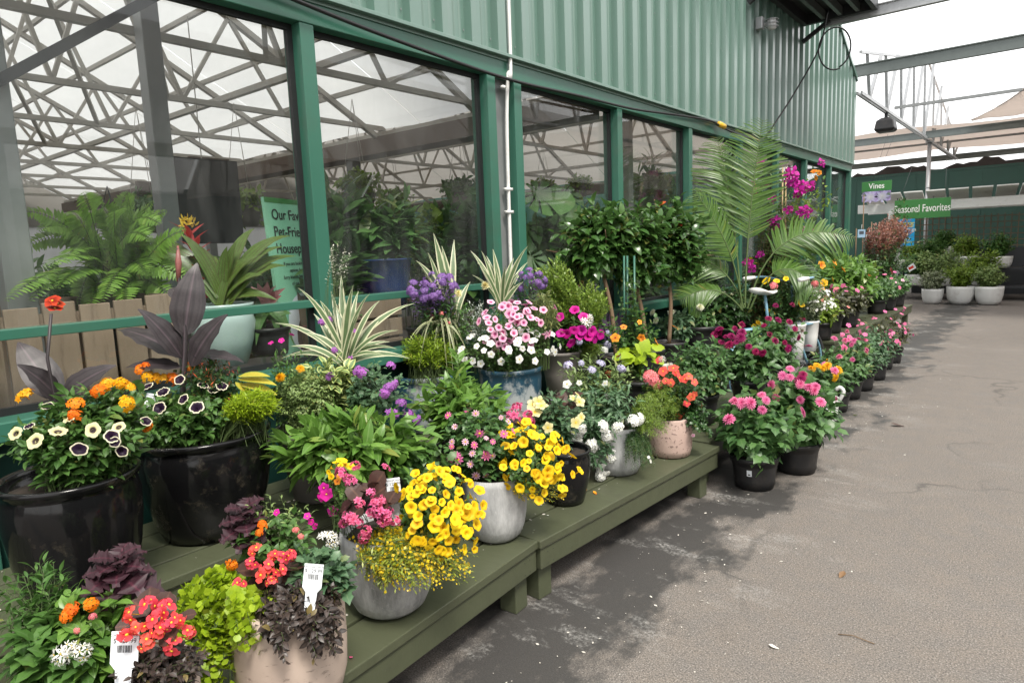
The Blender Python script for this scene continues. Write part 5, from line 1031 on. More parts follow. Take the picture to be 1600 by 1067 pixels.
nursery('leafy green plant without flowers in a black pot at the bench end', wz(1092, 614, .53), .31, .22, .14, L_DAHL, T_OV5, .062, (.25, .23), 150, 8)
nursery('wine red dahlia in a black pot on the short bench', wz(1170, 592, .56), .31, .25, .13, L_DAHL, T_OV5, .085, (.24, .22), 80, 7, [('dahlia_wine', .045, [(1138, 528), (1130, 536), (1142, 540), (1152, 536), (1160, 522), (1150, 517), (1120, 525), (1170, 543), (1128, 520), (1145, 528), (1180, 550), (1190, 552), (1158, 530)], 5)])
nursery('wine red dahlia close in front of the bicycle wheel', wz(1212, 572, .5), .31, .2, .13, L_DAHL, T_OV5, .08, (.23, .25), 90, 7, [('dahlia_wine', .042, [(1225, 535), (1202, 500), (1232, 505), (1240, 515), (1245, 528), (1216, 502), (1195, 510)], 4)])
nursery('yellow black eyed flowers in a pot under the bicycle saddle', wz(1195, 525, .62), .5, .12, .11, L_MID, T_OV, .05, (.18, .14), 40, 7, [('disc_yellow', .04, [(1186, 505), (1192, 508), (1203, 500), (1180, 510)], 2)])
d1 = nursery('pink dahlia in a black pot on the asphalt, nearest the camera', wz(1179, 722, .16), 0, .215, .155, L_DAHL, T_SERR, .10, (.27, .25), 95, 7, [('dahlia_pinkmum', .048, [(1150, 629), (1160, 632), (1173, 632), (1196, 628), (1190, 642), (1142, 655)], 2)])
d2 = nursery('pink dahlia in a black pot on the asphalt, half behind the nearest one', wz(1245, 700, .16), 0, .215, .155, L_DAHL, T_SERR, .10, (.27, .29), 110, 7, [('dahlia_pinkmum', .046, [(1225, 590), (1208, 603), (1262, 607), (1270, 612), (1250, 602), (1280, 628), (1250, 625), (1215, 622), (1235, 592), (1272, 606)], 3), ('dahlia_wine', .042, [(1254, 588), (1250, 595)], 0)])
for r_, p_ in ((d1, .10),):
    g = Geo(); c = -AISLE * 0 + np.array([.02, -.98, 0]); th = math.atan2(-.93, .1); R_ = .155 * .885; V = []
    for zz in (.105, .145):
        for t in (th - .11, th + .11): V.append([R_ * (1 + (zz - .105) * .9) * math.cos(t) * 1.012, R_ * (1 + (zz - .105) * .9) * math.sin(t) * 1.012, zz])
    g.add(V, np.array([[0, 1, 3, 2]]), [[0, 0], [1, 0], [1, 1], [0, 1]]); obj('sticker', g, M_WHITETAG, r_.root, False)
    g = Geo(); V2 = []
    for zz in (.112, .12):
        for t in (th - .06, th + .05): V2.append([R_ * (1 + (zz - .105) * .9) * math.cos(t) * 1.018, R_ * (1 + (zz - .105) * .9) * math.sin(t) * 1.018, zz])
    g.add(V2, np.array([[0, 1, 3, 2]])); obj('sticker_print', g, M_INK, r_.root, False)
row = [('yellow dahlia in a black pot behind the white swan handle', (1287, 626), 'dahlia_gold', .045, [(1286, 577), (1278, 573), (1292, 574), (1272, 578)]), ('pink dahlia in a black pot below the bicycle tyre', (1304, 618), 'dahlia_pinkmum', .042, [(1311, 559), (1330, 563), (1290, 572)]), ('bright pink dahlia along the aisle, fifth from the near end', (1325, 600), 'dahlia_pinkmum', .042, [(1325, 533), (1330, 540), (1320, 545)]), ('pink impatiens along the aisle, sixth from the near end', (1345, 588), 'five_pink', .03, []), ('pink impatiens along the aisle, seventh from the near end', (1366, 573), 'five_pink', .03, []), ('last pink impatiens along the aisle, by the dark leaved ones', (1392, 549), 'five_pink', .03, []), ('pink impatiens tucked behind the last pots along the aisle', (1378, 558), 'five_pink', .03, [])]
for i, (lab, (u, v), key, s, pts) in enumerate(row): nursery(lab, wz(u, v, .14), 0, .19, .14, L_DAHL if 'dahlia' in key else (L_NGI if i > 4 else L_BLUE), T_OV5, .07, (.19, .17) if i == 0 else (.25, .24), 60, 7, [(key, s, pts, 5 if i < 3 else 12)], sd=i)
GI = 'impatiens in black pots on the far bench'
far = [('salmon impatiens on the far bench beside the bicycle', (-2.2, 8.7), L_YGREEN, 'five_salmon', 6), ('pale leaved salmon impatiens behind the bicycle wheel', (-2.35, 7.9), L_DAHL, 'five_salmon', 6), ('dark leaved impatiens on the far bench, nearest one', (-2.25, 9.4), L_RUST if 0 else L_NGI, 'five_pink', 5), ('dark leaved impatiens on the far bench, second one', (-2.2, 10.1), L_NGI, 'five_pink', 6), ('dark leaved impatiens behind the second one, by the big leaved shrub', (-2.65, 9.7), L_NGI, 'five_pink', 3), ('green leaved impatiens on the far bench before its end', (-2.2, 12.0), L_DAHL, 'five_pink', 4), ('pink impatiens in the second last pot of the far bench', (-2.15, 12.6), L_DAHL, 'five_lightpink', 4), ('last impatiens on the far bench, closest to the white bowls', (-2.13, 13.3), L_DAHL, 'five_pink', 4)]
for lab, w, m, key, n in far: nursery(lab, w, .35 if w[1] > 8.55 else .2, .22, .15, m, T_OV5, .09, (.27, .2), 60, 6, [(key, .04, [], n)], grp=GI)
nursery('big leaved green shrub in a black pot above the dark impatiens', (-2.45, 10.9), .35, .26, .2, L_BRIGHT, T_LAUR, .17, (.52, .42), 100, 8, grp=GB)
nursery('second big leaved green shrub nearer the fence', (-2.6, 11.6), .35, .26, .2, L_BRIGHT, T_LAUR, .17, (.5, .42), 90, 8, grp=GB)
nursery('yellow hibiscus with open blooms beside the shop corner', (-2.6, 8.9), .35, .26, .18, L_DAHL, T_OV5, .10, (.42, .5), 110, 8, [('hibyel', .075, [(1299, 410), (1285, 442)], 1), ('hibyel', .06, [(1300, 418), (1314, 422), (1282, 450), (1298, 437)], 2)], grp=GB)
nursery('small yellow daisies in a pot behind the white watering cans', (-2.55, 7.6), .5, .22, .16, L_DARK, T_OV, .06, (.4, .34), 90, 8, [('disc_yellow', .035, [], 14)], grp=GB)
nursery('dark green filler shrub low under the palm', (-2.6, 6.7), .5, .22, .15, L_DARK, T_OV5, .08, (.33, .3), 80, 7, grp=GB)
nursery('leafy shrub between the palm and the bougainvillea', (-2.2, 7.3), .3, .26, .15, L_MID, T_OV, .06, (.33, .34), 90, 7, [('disc_yellow', .03, [], 4)], grp=GB)
rd = nursery('red geranium at the end of the far bench', (-2.7, 13.2), .35, .26, .16, L_DAHL, T_OV5, .09, (.3, .3), 60, 6, [('head_salmon', .05, [], 1), ('five_redpet', .07, [(1391, 424)], 1)], grp=GB)
# white swan-neck pot by the dahlias
sw = Pot('white pot with a curved handle hidden behind the pink dahlias', None, 0, .26, .13, 'white', name='planter', group=GP, world=wz(1284, 640, .15)); b = sw.blob(1280, 612, 22, 16); sw.bush('foliage', L_DAHL, b, 20, T_OV5, .06, 6)
g = Geo(); q = np.array(sw.loc); tube(g, smooth_path([q + [.11, -.02, .2], q + [.15, -.02, .27], q + [.17, -.02, .33], q + [.14, -.02, .36], q + [.11, -.02, .335]], 14), np.linspace(.022, .012, 15) if 0 else .016, 7); sw.put('handle', g, [MG['white']])

# ------------------------------------------------------------------ the pale blue bicycle planter
M_BLUEP = plain('pale_blue_paint', (.20, .38, .50), .35, var=.12, dirt=(.25, .24, .22)); M_TYRE = plain('bicycle_tyre', (.03, .03, .032), .8, var=.4, scale=30)
wc = on_z(1254, 566, .36); wd = depth_of(wc); WR = .345; bk = thing('bicycle', 'pale blue bicycle with white saddle and grips parked among the flower pots', 'bicycle', (wc[0], wc[1], 0))
ax = norm(np.array([.30, .95, 0])) ; sd_ = np.array([ax[1], -ax[0], 0]); hub = np.array([0, 0, .36])
def bp(f, z, s=0): return ax * f + sd_ * s + UP * z
def wheel(c):
    a = np.linspace(0, 2 * np.pi, 49); ring = lambda R: c + ax * (np.cos(a) * R)[:, None] + UP * (np.sin(a) * R)[:, None]
    g = Geo(); tube(g, ring(WR), .021, 8, cap=False); w = obj('wheel', g, M_TYRE, bk); g = Geo(); tube(g, ring(WR - .03), .012, 6, cap=False); obj('rim', g, M_BLUEP, w)
    g = Geo(); tube(g, [c - sd_ * .05, c + sd_ * .05], .022, 8); obj('hub', g, M_GALV, w); g = Geo()
    for i in range(28):
        q = i * 2 * np.pi / 28; tube(g, [c + sd_ * (.03 if i % 2 else -.03), c + ax * math.cos(q) * (WR - .03) + UP * math.sin(q) * (WR - .03)], .0018, 3, cap=False)
    obj('spokes', g, M_GALV, w)
    g = Geo(); q = np.linspace(1.0, 2.7, 22); 
    R = WR + .035; V = np.concatenate([[c + ax * math.cos(t) * R + UP * math.sin(t) * R + sd_ * s for s in (-.03, 0, .03)] for t in q]); V[1::3] += UP * .006
    i = np.arange(21)[:, None] * 3; j = np.arange(2)[None]; g.add(V, np.stack([i + j, i + j + 1, i + j + 4, i + j + 3], -1).reshape(-1, 4)); o = obj('mudguard', g, M_BLUEP, w); so = o.modifiers.new('t', 'SOLIDIFY'); so.thickness = .003
    return w
fw = hub; rw = hub - ax * .82; wheel(fw); wheel(rw)
bb = rw + ax * .36 + UP * (-.06); head_t, head_b = fw + bp(-.20, .42), fw + bp(-.15, .26); seat_b = rw + bp(.27, .36); seat_t = rw + bp(.20, .73)
g = Geo(); tube(g, [bb, head_b], .018); tube(g, [bb, seat_b], .016); tube(g, [bb + UP * .12, head_t], .015); tube(g, [head_b - UP * .02, head_t + UP * .03], .02)
for s in (-.05, .05): tube(g, [bb, rw + sd_ * s], .010); tube(g, [seat_b, rw + sd_ * s], .009)
obj('frame', g, M_BLUEP, bk); g = Geo()
for s in (-.05, .05): tube(g, smooth_path([head_b, head_b + ax * .03 - UP * .05 + sd_ * s, fw + sd_ * s], 8), .012)
obj('fork', g, M_BLUEP, bk); g = Geo(); tube(g, [seat_b, seat_t], .014); obj('seat_post', g, M_BLUEP, bk)
g = Geo(); st = head_t + UP * .40; tube(g, [head_t, st], .013); hb = []
for s in (-1, 1): tube(g, smooth_path([st, st + sd_ * s * .14 + UP * .02, st + sd_ * s * .26 - ax * .06 + UP * .05, st + sd_ * s * .29 - ax * .20 + UP * .05], 12), .012); hb.append([st + sd_ * s * .29 - ax * .19 + UP * .05, st + sd_ * s * .30 - ax * .34 + UP * .045])
h_ = obj('handlebar', g, M_BLUEP, bk)
for a_, b_ in hb: g = Geo(); tube(g, [a_, a_ * .5 + b_ * .5, b_], [.019, .022, .02], 10); obj('grip', g, M_WHITE, h_)
g = Geo(); V = []; L_ = .30; rows_ = 14
for i in range(rows_):
    t = i / (rows_ - 1); w = .095 * (1 - t) ** .8 * (1 if t > .12 else .75 + 2 * t) + .020; zz = .02 + .025 * (1 - t) ** 3 - .012 * math.sin(math.pi * t); th = .055 * (1 - t * .55)
    for q in np.linspace(0, 2 * np.pi, 12, endpoint=False): V.append(seat_t + ax * (t * L_ - .13) + sd_ * w * math.cos(q) + UP * (zz + th * .5 * math.sin(q)))
i = np.arange(rows_ - 1)[:, None] * 12; j = np.arange(12)[None]; F_ = [np.stack([i + j, i + (j + 1) % 12, i + 12 + (j + 1) % 12, i + 12 + j], -1).reshape(-1, 4), np.arange(12)[None, ::-1], np.arange(12)[None] + 12 * (rows_ - 1)]
obj('saddle', g.add(V, F_), M_WHITE, bk)
g = Geo(); tube(g, [bb - sd_ * .07, bb + sd_ * .07], .014); 
for s in (-1, 1): tube(g, [bb + sd_ * .07 * s, bb + sd_ * .08 * s + (ax * .1 - UP * .13) * s], .010)
cr_ = obj('crank', g, M_GALV, bk); 
for s in (-1, 1): c = bb + sd_ * .125 * s + (ax * .1 - UP * .13) * s; g = Geo(); bar(g, c - sd_ * .045, c + sd_ * .045, .07, .02); obj('pedal', g, M_DKSTEEL, cr_)
g = Geo(); bar(g, rw + bp(-.18, .42), rw + bp(.18, .42), .10, .012); obj('rear_rack', g, M_BLUEP, bk); g = Geo(); bar(g, fw + bp(-.17, .40), fw + bp(.14, .40), .20, .014); obj('front_rack', g, M_BLUEP, bk)
for i in range(len(bk.children)): pass
# white cans on the front wheel
for lab, u, v, z, s, lean in (('taller white can of mixed flowers hung over the bicycle front wheel', 1243, 505, .42, 1.0, 0), ('smaller white can of tiny white flowers behind the taller one', 1266, 505, .47, .86, 0)):
    p = at(u, v, wd + (-.05 if s < 1 else -.24)); cw = Pot(lab, None, z, .36 * s, .098 * s, 'taupe', name='flower_can', cat='planter', group='white cans on the bicycle', world=(p[0], p[1])); cw.pot.data = cw.pot.data.copy(); cw.pot.data.materials[0] = MG['white']
    b = Blob(u + (-8 if s == 1 else 4), 458 if s == 1 else 472, 50 if s == 1 else 30, 30 if s == 1 else 22, cw.dep)
    cw.bush('foliage', L_DARK if s == 1 else L_VARI, b, 90, T_OV, .038 if s == 1 else .028, 9, start=.3)
    if s == 1: cw.flowers(FL['head_salmon'], b, 9, [(1270, 446), (1210, 448)], lift=.02); cw.flowers(FL['disc_yellow'], b, 7, [(1228, 438), (1199, 441), (1285, 445)], n=4, lift=.02)
    else: cw.flowers(FL['five_white'], b, 3.2, n=70, lift=.01)

# ------------------------------------------------------------------ end of the aisle: pergola, signs, white bowls
YP = 19.6
def W(u, v, y=YP): return on_y(u, v, y)
pg = thing('pergola', 'white wooden pergola frame in front of the dark green fence', 'pergola', (-4, YP, 0)); zb = W(1400, 330)[2]
g = Geo(); box(g, -.1, 5.2, -.02, .02, zb - .02, zb + .20)
obj('front_beam', g, M_WHITE, pg, False, bevel=.006); obj('rear_beam', bx(-.1, 5.2, 1.2, 1.24, zb - .02, zb + .20), M_WHITE, pg, False, bevel=.006)
def slant(i):
    x = .05 + i * .47; g = Geo(); V = [[x + a * .40 - b * .12, -.35 + b * 1.5, zb + .42 - b * .215 + c] for c in (0, .03) for a, b in ((0, 0), (1, 0), (1, 1), (0, 1))]; return g.add(V, BOXF)
for i in range(11): obj('rafter', slant(i), M_WHITE, pg, False)
for x in (W(1391, 380)[0] + 4, 4.6): [obj('leg', bx(x - .06, x + .06, y - .06, y + .06, 0, zb - .02), M_WHITE, pg, False, bevel=.006) for y in (.0, 1.22)]
def text(s, size, mat, parent, loc, rot=(math.pi / 2, 0, 0), name='lettering', align='CENTER', bold=.0, shear=0.0):
    c = bpy.data.curves.new(name, 'FONT'); c.body = s; c.size = size; c.align_x = align; c.align_y = 'CENTER'; c.offset = bold; c.extrude = .0005; c.shear = shear; c.materials.append(mat); o = link(name, c, parent, loc=loc); o.rotation_euler = rot; return o
M_SIGN = plain('sign_green', (.045, .19, .05), .4, var=.05); M_WPRINT = plain('white_print', (.8, .8, .78), .5, var=.02)
a, c = W(1398, 318, 18.2), W(1485, 336, 18.2); w = c[0] - a[0]; h = .44
sg = thing('hanging_sign', 'green Seasonal Favorites sign hanging below the pergola', 'sign', ((a[0] + c[0]) / 2, 18.2, W(1442, 326, 18.2)[2]))
obj('board', bx(-w / 2, w / 2, -.012, .012, -h / 2, h / 2), M_SIGN, sg, False, bevel=.003); text('Seasonal Favorites', .24, M_WPRINT, sg, (0, -.014, 0), bold=.0015).scale = (.63, 1, 1)
for x in (-w * .45, -.3 * w, .2 * w, w * .45): obj('hanger', bx(x - .008, x + .008, -.02, .02, h / 2 + .004, h / 2 + .05), M_DKSTEEL, sg, False)
g = Geo(); tube(g, [(-w * .4, 0, h / 2 + .04), (-w * .3, .9, 1.15)], .004, 4); tube(g, [(w * .4, 0, h / 2 + .04), (w * .3, .9, 1.15)], .004, 4); obj('wire', g, M_DKSTEEL, sg)
a, c = W(1347, 287, 19), W(1393, 298, 19); w = c[0] - a[0]
vs_ = thing('hanging_sign', 'small green Vines sign with a purple clematis photograph below it', 'sign', ((a[0] + c[0]) / 2, 19, W(1370, 291, 19)[2])); obj('board', bx(-w / 2, w / 2, -.012, .012, -.12, .12), M_SIGN, vs_, False, bevel=.003); text('Vines', .19, M_WPRINT, vs_, (0, -.014, 0), bold=.0015).scale = (.85, 1, 1)
t = NT('clematis_print'); n_ = t.noise(5, 3, .5); M_PRINT = t.done(t.pr(t.ramp(n_, [(.35, (.10, .16, .09)), (.5, (.25, .18, .38)), (.65, (.45, .38, .6))]), .5))
obj('photo_board', bx(-w * .48, w * .48, -.010, .010, -.37, -.125), M_PRINT, vs_, False)
for cx in (-.2 * w, .2 * w):
    g = Geo(); instance(g, leafT('ovate', .34, 5, .1, .1), np.zeros((8, 3)) + [cx, -.012, -.26], np.stack([np.cos(np.arange(8) * .785), np.zeros(8), np.sin(np.arange(8) * .785)], 1), np.tile([[0, -1.0, .02]], (8, 1)), .19); g.V[0][:, 1] = np.clip(g.V[0][:, 1], -.03, -.0125); g.V[0][:, 2] = np.clip(g.V[0][:, 2], -.40, -.126)
    obj('printed_flower', g, PC['lavender'], vs_)
g = Geo(); tube(g, [(0, 0, .12), (.25, .6, 1.3)], .004, 4); tube(g, [(-.1, 0, .12), (.1, .6, 1.3)], .004, 4); obj('wire', g, M_DKSTEEL, vs_)
a, c = W(1401, 340, 18.9), W(1428, 384, 18.9); po = thing('poster', 'bright blue Free Ladybugs poster fixed to the pergola leg', 'poster', ((a[0] + c[0]) / 2, 18.9, (a[2] + c[2]) / 2)); w, h = c[0] - a[0], a[2] - c[2]
obj('sheet', bx(-w / 2, w / 2, -.006, .006, -h / 2, h / 2), plain('poster_blue', (.012, .30, .62), .4, var=.04), po, False); M_YPRINT = plain('yellow_print', (.80, .68, .05), .5)
text('FREE', .15, M_YPRINT, po, (.02, -.008, h * .22), bold=.001, shear=.2); text('Ladybugs', .115, M_WPRINT, po, (.02, -.008, h * .06)); text('This', .09, M_WPRINT, po, (0, -.008, -h * .12)); text('Friday', .09, M_WPRINT, po, (0, -.008, -h * .24)); text('3pm-5pm', .08, M_YPRINT, po, (0, -.008, -h * .36))
x0, x1, zt, zl = W(1428, 340, 20.9)[0], 2.6, W(1450, 339, 20.9)[2], W(1450, 390, 20.9)[2]
tl = thing('trellis', 'brown square lattice trellis panels behind the white bowls', 'trellis', (x0, 20.95, zl)); n_ = int((x1 - x0) / .14)
for i in range(n_ + 1): obj('lath', bx(i * .14, i * .14 + .022, -.008, .008, 0, zt - zl), M_CEDAR, tl, False)
for i in range(6): obj('cross_lath', bx(-.02, n_ * .14 + .04, .009, .022, i * .15 + .04, i * .15 + .062), M_CEDAR, tl, False)
obj('stand', bx(.0, n_ * .14, .024, .06, -zl, 0), M_DKSTEEL, tl, False)
# pots of trained vines by the corner of the shop
GV = 'trained vines with tags beside the shop corner'
for i, (lab, u, v, m, y) in enumerate((('rusty leaved vine trained on a stake, nearest the shop corner', 1338, 372, L_RUST, 15.2), ('rusty leaved vine trained on a stake under the Vines sign', 1362, 362, L_RUST, 16.4), ('rusty leaved vine trained on a stake nearest the blue poster', 1374, 362, L_RUST, 17.2), ('dark leaved vine trained on a stake behind the rusty ones', 1350, 320, L_DARK, 17.8))):
    q = on_y(u, v, y); p = Pot(lab, None, 0, .3, .19, 'nursery', name='potted_vine', cat='potted plant', group=GV, world=(q[0], q[1])); k = p.dep
    b = Blob(u, v + 40, 24, 52, k); p.bush('foliage', L_DARK, b, 90, T_OV5, .10, 9, start=.1, shell=.2, zmin=-.95, ctrl=(.2, .5), stem=M_TWIG); b = Blob(u, v, 28, 22, k)
    if i < 3: p.bush('young_leaves', m, b, 90, T_LAN, .09, 9, start=.75, shell=.4, zmin=-.8, stem=M_TWIG)
    g = Geo(); tube(g, [p.soil, on_y(u, v - 15, y)], .012, 5); p.put('stake', g, [M_TWIG])
for lab, u, v, y, w, h, c in (('blue and white plant tag hanging among the rusty vines', 1346, 365, 14.9, .14, .16, (.3, .45, .6)), ('white plant tag with a red foot hanging among the rusty vines', 1358, 374, 15.9, .13, .20, (.62, .6, .58)), ('plain pale plant tag on a white stake beside the vines', 1371, 376, 16.8, .14, .22, (.6, .63, .66))):
    o = thing('plant_tag', lab, 'tag', on_y(u, v, y), 'tags on the trained vines'); o.rotation_euler = (0, 0, .5); obj('card', bx(-w / 2, w / 2, -.004, .004, -h / 2, h / 2), plain('tag_' + lab[:5], c, .4, var=.03), o, False); obj('print', bx(-w * .3, w * .3, -.0052, -.0045, -h * .1, h * .3), plain('tag_print', (.06, .07, .09), .5), o, False)
    if 'red' in lab: obj('red_foot', bx(-w / 2, w / 2, -.0053, -.0046, -h / 2, -h * .3), plain('tag_red', (.6, .04, .03), .4), o, False)
    g = Geo(); tube(g, [(0, 0, h / 2), (.02, .05, h / 2 + .1)], .003, 4); obj('tie', g, M_WHITE, o)
GW = 'white bowls of small shrubs on the stepped stand'
st = thing('plant_stand', 'dark stepped stand under the white bowls', 'plant stand', (-2.9, 18.6, 0))
for i, z in enumerate((.34, .72)): obj('shelf', bx(-.2, 5.5, .3 + i * .75, 1.0 + i * .75, z - .05, z), M_DKSTEEL, st, False)
for x in (-.15, 1.6, 3.4, 5.4): [obj('leg', bx(x, x + .06, .32 + i * .75, .38 + i * .75, 0, (.34, .72)[i] - .05), M_DKSTEEL, st, False) for i in (0, 1)]
bowls = [('white bowl with a variegated shrub standing on the asphalt', 1457, 461, 0, .34, .22, L_VARI, 24, 17.9), ('white bowl with a yellow green shrub at the right on the asphalt', 1500, 463, 0, .40, .27, L_YGREEN, 30, 17.9), ('white bowl with a golden shrub below the blue poster', 1405, 405, .72, .24, .25, L_YGREEN, 20, 19.6), ('wide white bowl high in the middle of the stand', 1456, 399, .72, .24, .33, L_MID, 28, 19.5), ('white bowl half hidden behind the wide one', 1476, 384, .95, .3, .26, L_MID, 22, 20.1), ('white bowl with a golden shrub at the right on the stand', 1510, 407, .72, .3, .28, L_YGREEN, 28, 19.5), ('narrow white pot low between the shrubs', 1426, 436, .34, .28, .17, L_DAHL, 26, 18.9), ('grey green shrub in white bowl between the tiers, left', 1443, 425, .34, .22, .2, L_HERB, 34, 18.9), ('grey green shrub in white bowl between the tiers, right', 1480, 425, .34, .22, .2, L_HERB, 36, 18.9), ('white bowl beyond the right end of the low row', 1545, 463, 0, .40, .27, L_HERB, 28, 17.9), ('white bowl beyond the right end of the upper row', 1560, 407, .72, .28, .28, L_MID, 30, 19.5), ('white bowl standing low at the far right of the stand', 1535, 430, .34, .25, .24, L_YGREEN, 34, 18.9)]
for lab, u, v, z, H_, R_, m, rp, y in bowls:
    q = on_y(u, v, y); p = Pot(lab, None, z, H_, R_, 'white', name='planter', cat='planter', group=GW, world=(q[0], q[1])); k = p.dep; vv = V0 - FOC * ((ROT.T @ (p.soil - CAM))[1] / -(ROT.T @ (p.soil - CAM))[2])
    b = Blob(u, vv - rp * .62, rp * .9, rp * .66, k); p.bush('shrub', m, b, 130, T_OV, .075, 9, start=.3, shell=.35, zmin=-.5)
sd2 = thing('red_note', 'small white and red sale tag sticking out of the shrubs by the white bowls', 'tag', on_y(1424, 418, 18.5)); obj('card', bx(-.09, .09, -.004, .004, -.07, .07), M_WHITETAG, sd2, False); obj('print', bx(-.07, .05, -.0052, -.0045, -.03, .03), plain('tag_red', (.6, .04, .03), .4), sd2, False); sd2.rotation_euler = (0, -.5, .6)
# ------------------------------------------------------------------ plants and goods behind the glass
GIN = 'house plants on show inside the windows'
class Inside(Pot): pass
def inside(lab, world, zb, H, R, kind='nursery', nm='house_plant'): return Pot(lab, None, zb, H, R, kind, name=nm, cat='house plant', group=GIN, world=world)
for v in (): pass
dsp = thing('display_table', 'dark table for house plants along the inside of the windows', 'table', (-4.35, 0, 0))
obj('table_top', bx(0, 1.12, -1.5, 13.6, .76, .80), M_BROWN, dsp, False)
for y in np.arange(-1.4, 13.6, 2.13): [obj('leg', bx(x, x + .07, y, y + .07, 0, .76), M_DKSTEEL, dsp, False) for x in (.03, 1.02)]
r7 = np.random.default_rng(77)
def X_(u, v, x): return on_x(u, v, x)
INSIDE[0] = True
# big fern in a basket
fx = -3.75; c0 = X_(185, 440, fx); fb = Pot('big bright fern filling the left window', None, c0[2] - .42, .26, .2, 'nursery', name='fern', cat='fern', group=GIN, world=(c0[0], c0[1]))
tips = [(440 / 3.56 + 75, 302), (200, 300), (240, 315), (130, 300), (250, 350), (235, 375), (265, 380), (110, 330), (95, 370), (120, 495), (160, 470), (210, 465), (250, 460), (275, 470), (230, 430), (90, 450), (150, 310), (180, 330), (215, 345), (265, 430), (285, 400), (70, 420), (140, 480), (195, 480), (100, 410), (240, 480), (170, 460), (60, 360), (50, 470), (300, 440), (20, 400), (30, 330), (10, 470), (190, 320), (260, 330), (290, 360)]
for i, (u, v) in enumerate(tips):
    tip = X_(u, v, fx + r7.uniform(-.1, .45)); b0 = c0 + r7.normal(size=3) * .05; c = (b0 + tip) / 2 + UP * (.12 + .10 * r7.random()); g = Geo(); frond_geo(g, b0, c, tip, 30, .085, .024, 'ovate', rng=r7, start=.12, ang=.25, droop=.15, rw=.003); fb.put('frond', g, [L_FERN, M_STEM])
g = Geo(); 
for a in (0, 2.1, 4.2): tube(g, [fb.loc + [.19 * math.cos(a), .19 * math.sin(a), .25], fb.loc + UP * .9], .002, 4)
obj('hanger', Geo().add(np.concatenate(g.V) - fb.loc, [f for f in g.F]), M_DKSTEEL, fb.root)
# plank crates
def crate(lab, x, y0, y1, z0, z1, n, vertical=True):
    o = thing('plank_crate', lab, 'crate', (x, y0, z0), 'weathered plank crates inside the windows'); L, Hh = y1 - y0, z1 - z0; rr = random.Random(n)
    for i in range(n):
        if vertical: w = L / n; obj('plank', bx(-.018, 0, i * w + .008, (i + 1) * w - .008, rr.uniform(0, .012), Hh - rr.uniform(0, .02)), M_SLATWOOD, o, False, bevel=.003)
        else: w = Hh / n; obj('plank', bx(-.018, 0, .01, L - .01, i * w + .008, (i + 1) * w - .010), M_SLATWOOD, o, False, bevel=.003)
    for q in (.12, .82): obj('batten', bx(-.04, -.0185, .02, L - .02, Hh * q, Hh * q + .07) if vertical else bx(-.04, -.0185, L * q, L * q + .07, .01, Hh - .01), M_SLATWOOD, o, False)
    obj('back_panel', bx(-.5, -.48, .01, L - .01, 0, Hh), M_SLATWOOD, o, False)
    for y in (.01, L - .03): obj('side_panel', bx(-.479, -.042, y, y + .02, 0, Hh), M_SLATWOOD, o, False)
    return o
q0, q1 = X_(60, 640, -3.3), X_(272, 465, -3.3)
crate('weathered plank crate standing upright behind the canna', -3.3, -.05, q1[1], .805, q1[2] + .02, 11)
q0, q1 = X_(508, 560, -3.35), X_(628, 462, -3.35)
crate('weathered crate of level boards behind the striped flax', -3.35, q0[1], q1[1], .805, q1[2], 4, False)
# bromeliads
aq = X_(345, 475, -3.42); ab = Pot('pale aqua ribbed pot with a red flowering bromeliad behind the glass', None, aq[2] - .33, .33, .165, 'aqua', name='house_plant', cat='house plant', group=GIN, world=(aq[0], aq[1]))
ab.blades('bromeliad_plant', L_BROM, (345, 472), [(215, 375), (235, 395), (228, 425), (398, 357), (372, 375), (365, 395), (460, 368), (465, 415), (450, 385), (300, 380), (265, 400), (410, 430), (440, 470), (335, 400), (380, 390), (280, 365), (470, 400), (355, 385), (405, 400)], .075, arch=.35, depth_var=.08)
g = Geo(); tube(g, smooth_path([at(325, 465, ab.dep), at(318, 430, ab.dep), at(310, 400, ab.dep), at(296, 362, ab.dep)], 12), .013, 7); sp_ = ab.put('flower_spike', g, [leaf_mat('red_bract', (.50, .02, .03), (.62, .05, .04))])
me = one_leaf(leafT('lance', .3, 6, .2, .1), MATS['red_bract'])
for i in range(26): t = i / 26; p = at(322 - 28 * t ** 1.3, 450 - 88 * t, ab.dep); th = i * 2.4; d = HX * math.cos(th) + HY * math.sin(th) + UP * .9; leaf_obj(ab, me, p, d, UP * .4 - d, .07 + .05 * t, sp_, 'bract')
b = Blob(292, 352, 12, 10, ab.dep - .03); g = Geo(); instance(g, T_LAN, blob_points(ab.rng, 40, b.c, b.r), norm(ab.rng.normal(size=(40, 3)) + UP * 1.5), ab.rng.normal(size=(40, 3)), .035); ab.put('bloom', g, [leaf_mat('yellow_bract', (.75, .48, .03), (.8, .6, .08))], parent=sp_)
pq = X_(418, 500, -3.4); pb = inside('pink centred bromeliad in front of the sign', (pq[0], pq[1]), pq[2] - .2, .16, .12); pb.blades('bromeliad_plant', leaf_mat('pink_bract', (.42, .12, .14), (.52, .24, .24)), (418, 475), [(392, 448), (402, 442), (418, 440), (432, 446), (446, 450), (410, 455), (428, 455), (398, 462), (440, 462)], .05, arch=.1, depth_var=.05); pb.blades('outer_leaves', L_TROP, (418, 490), [(380, 520), (450, 520), (455, 490), (385, 480), (400, 540), (440, 550), (415, 545), (460, 540), (372, 500)], .06, arch=.25, depth_var=.08)
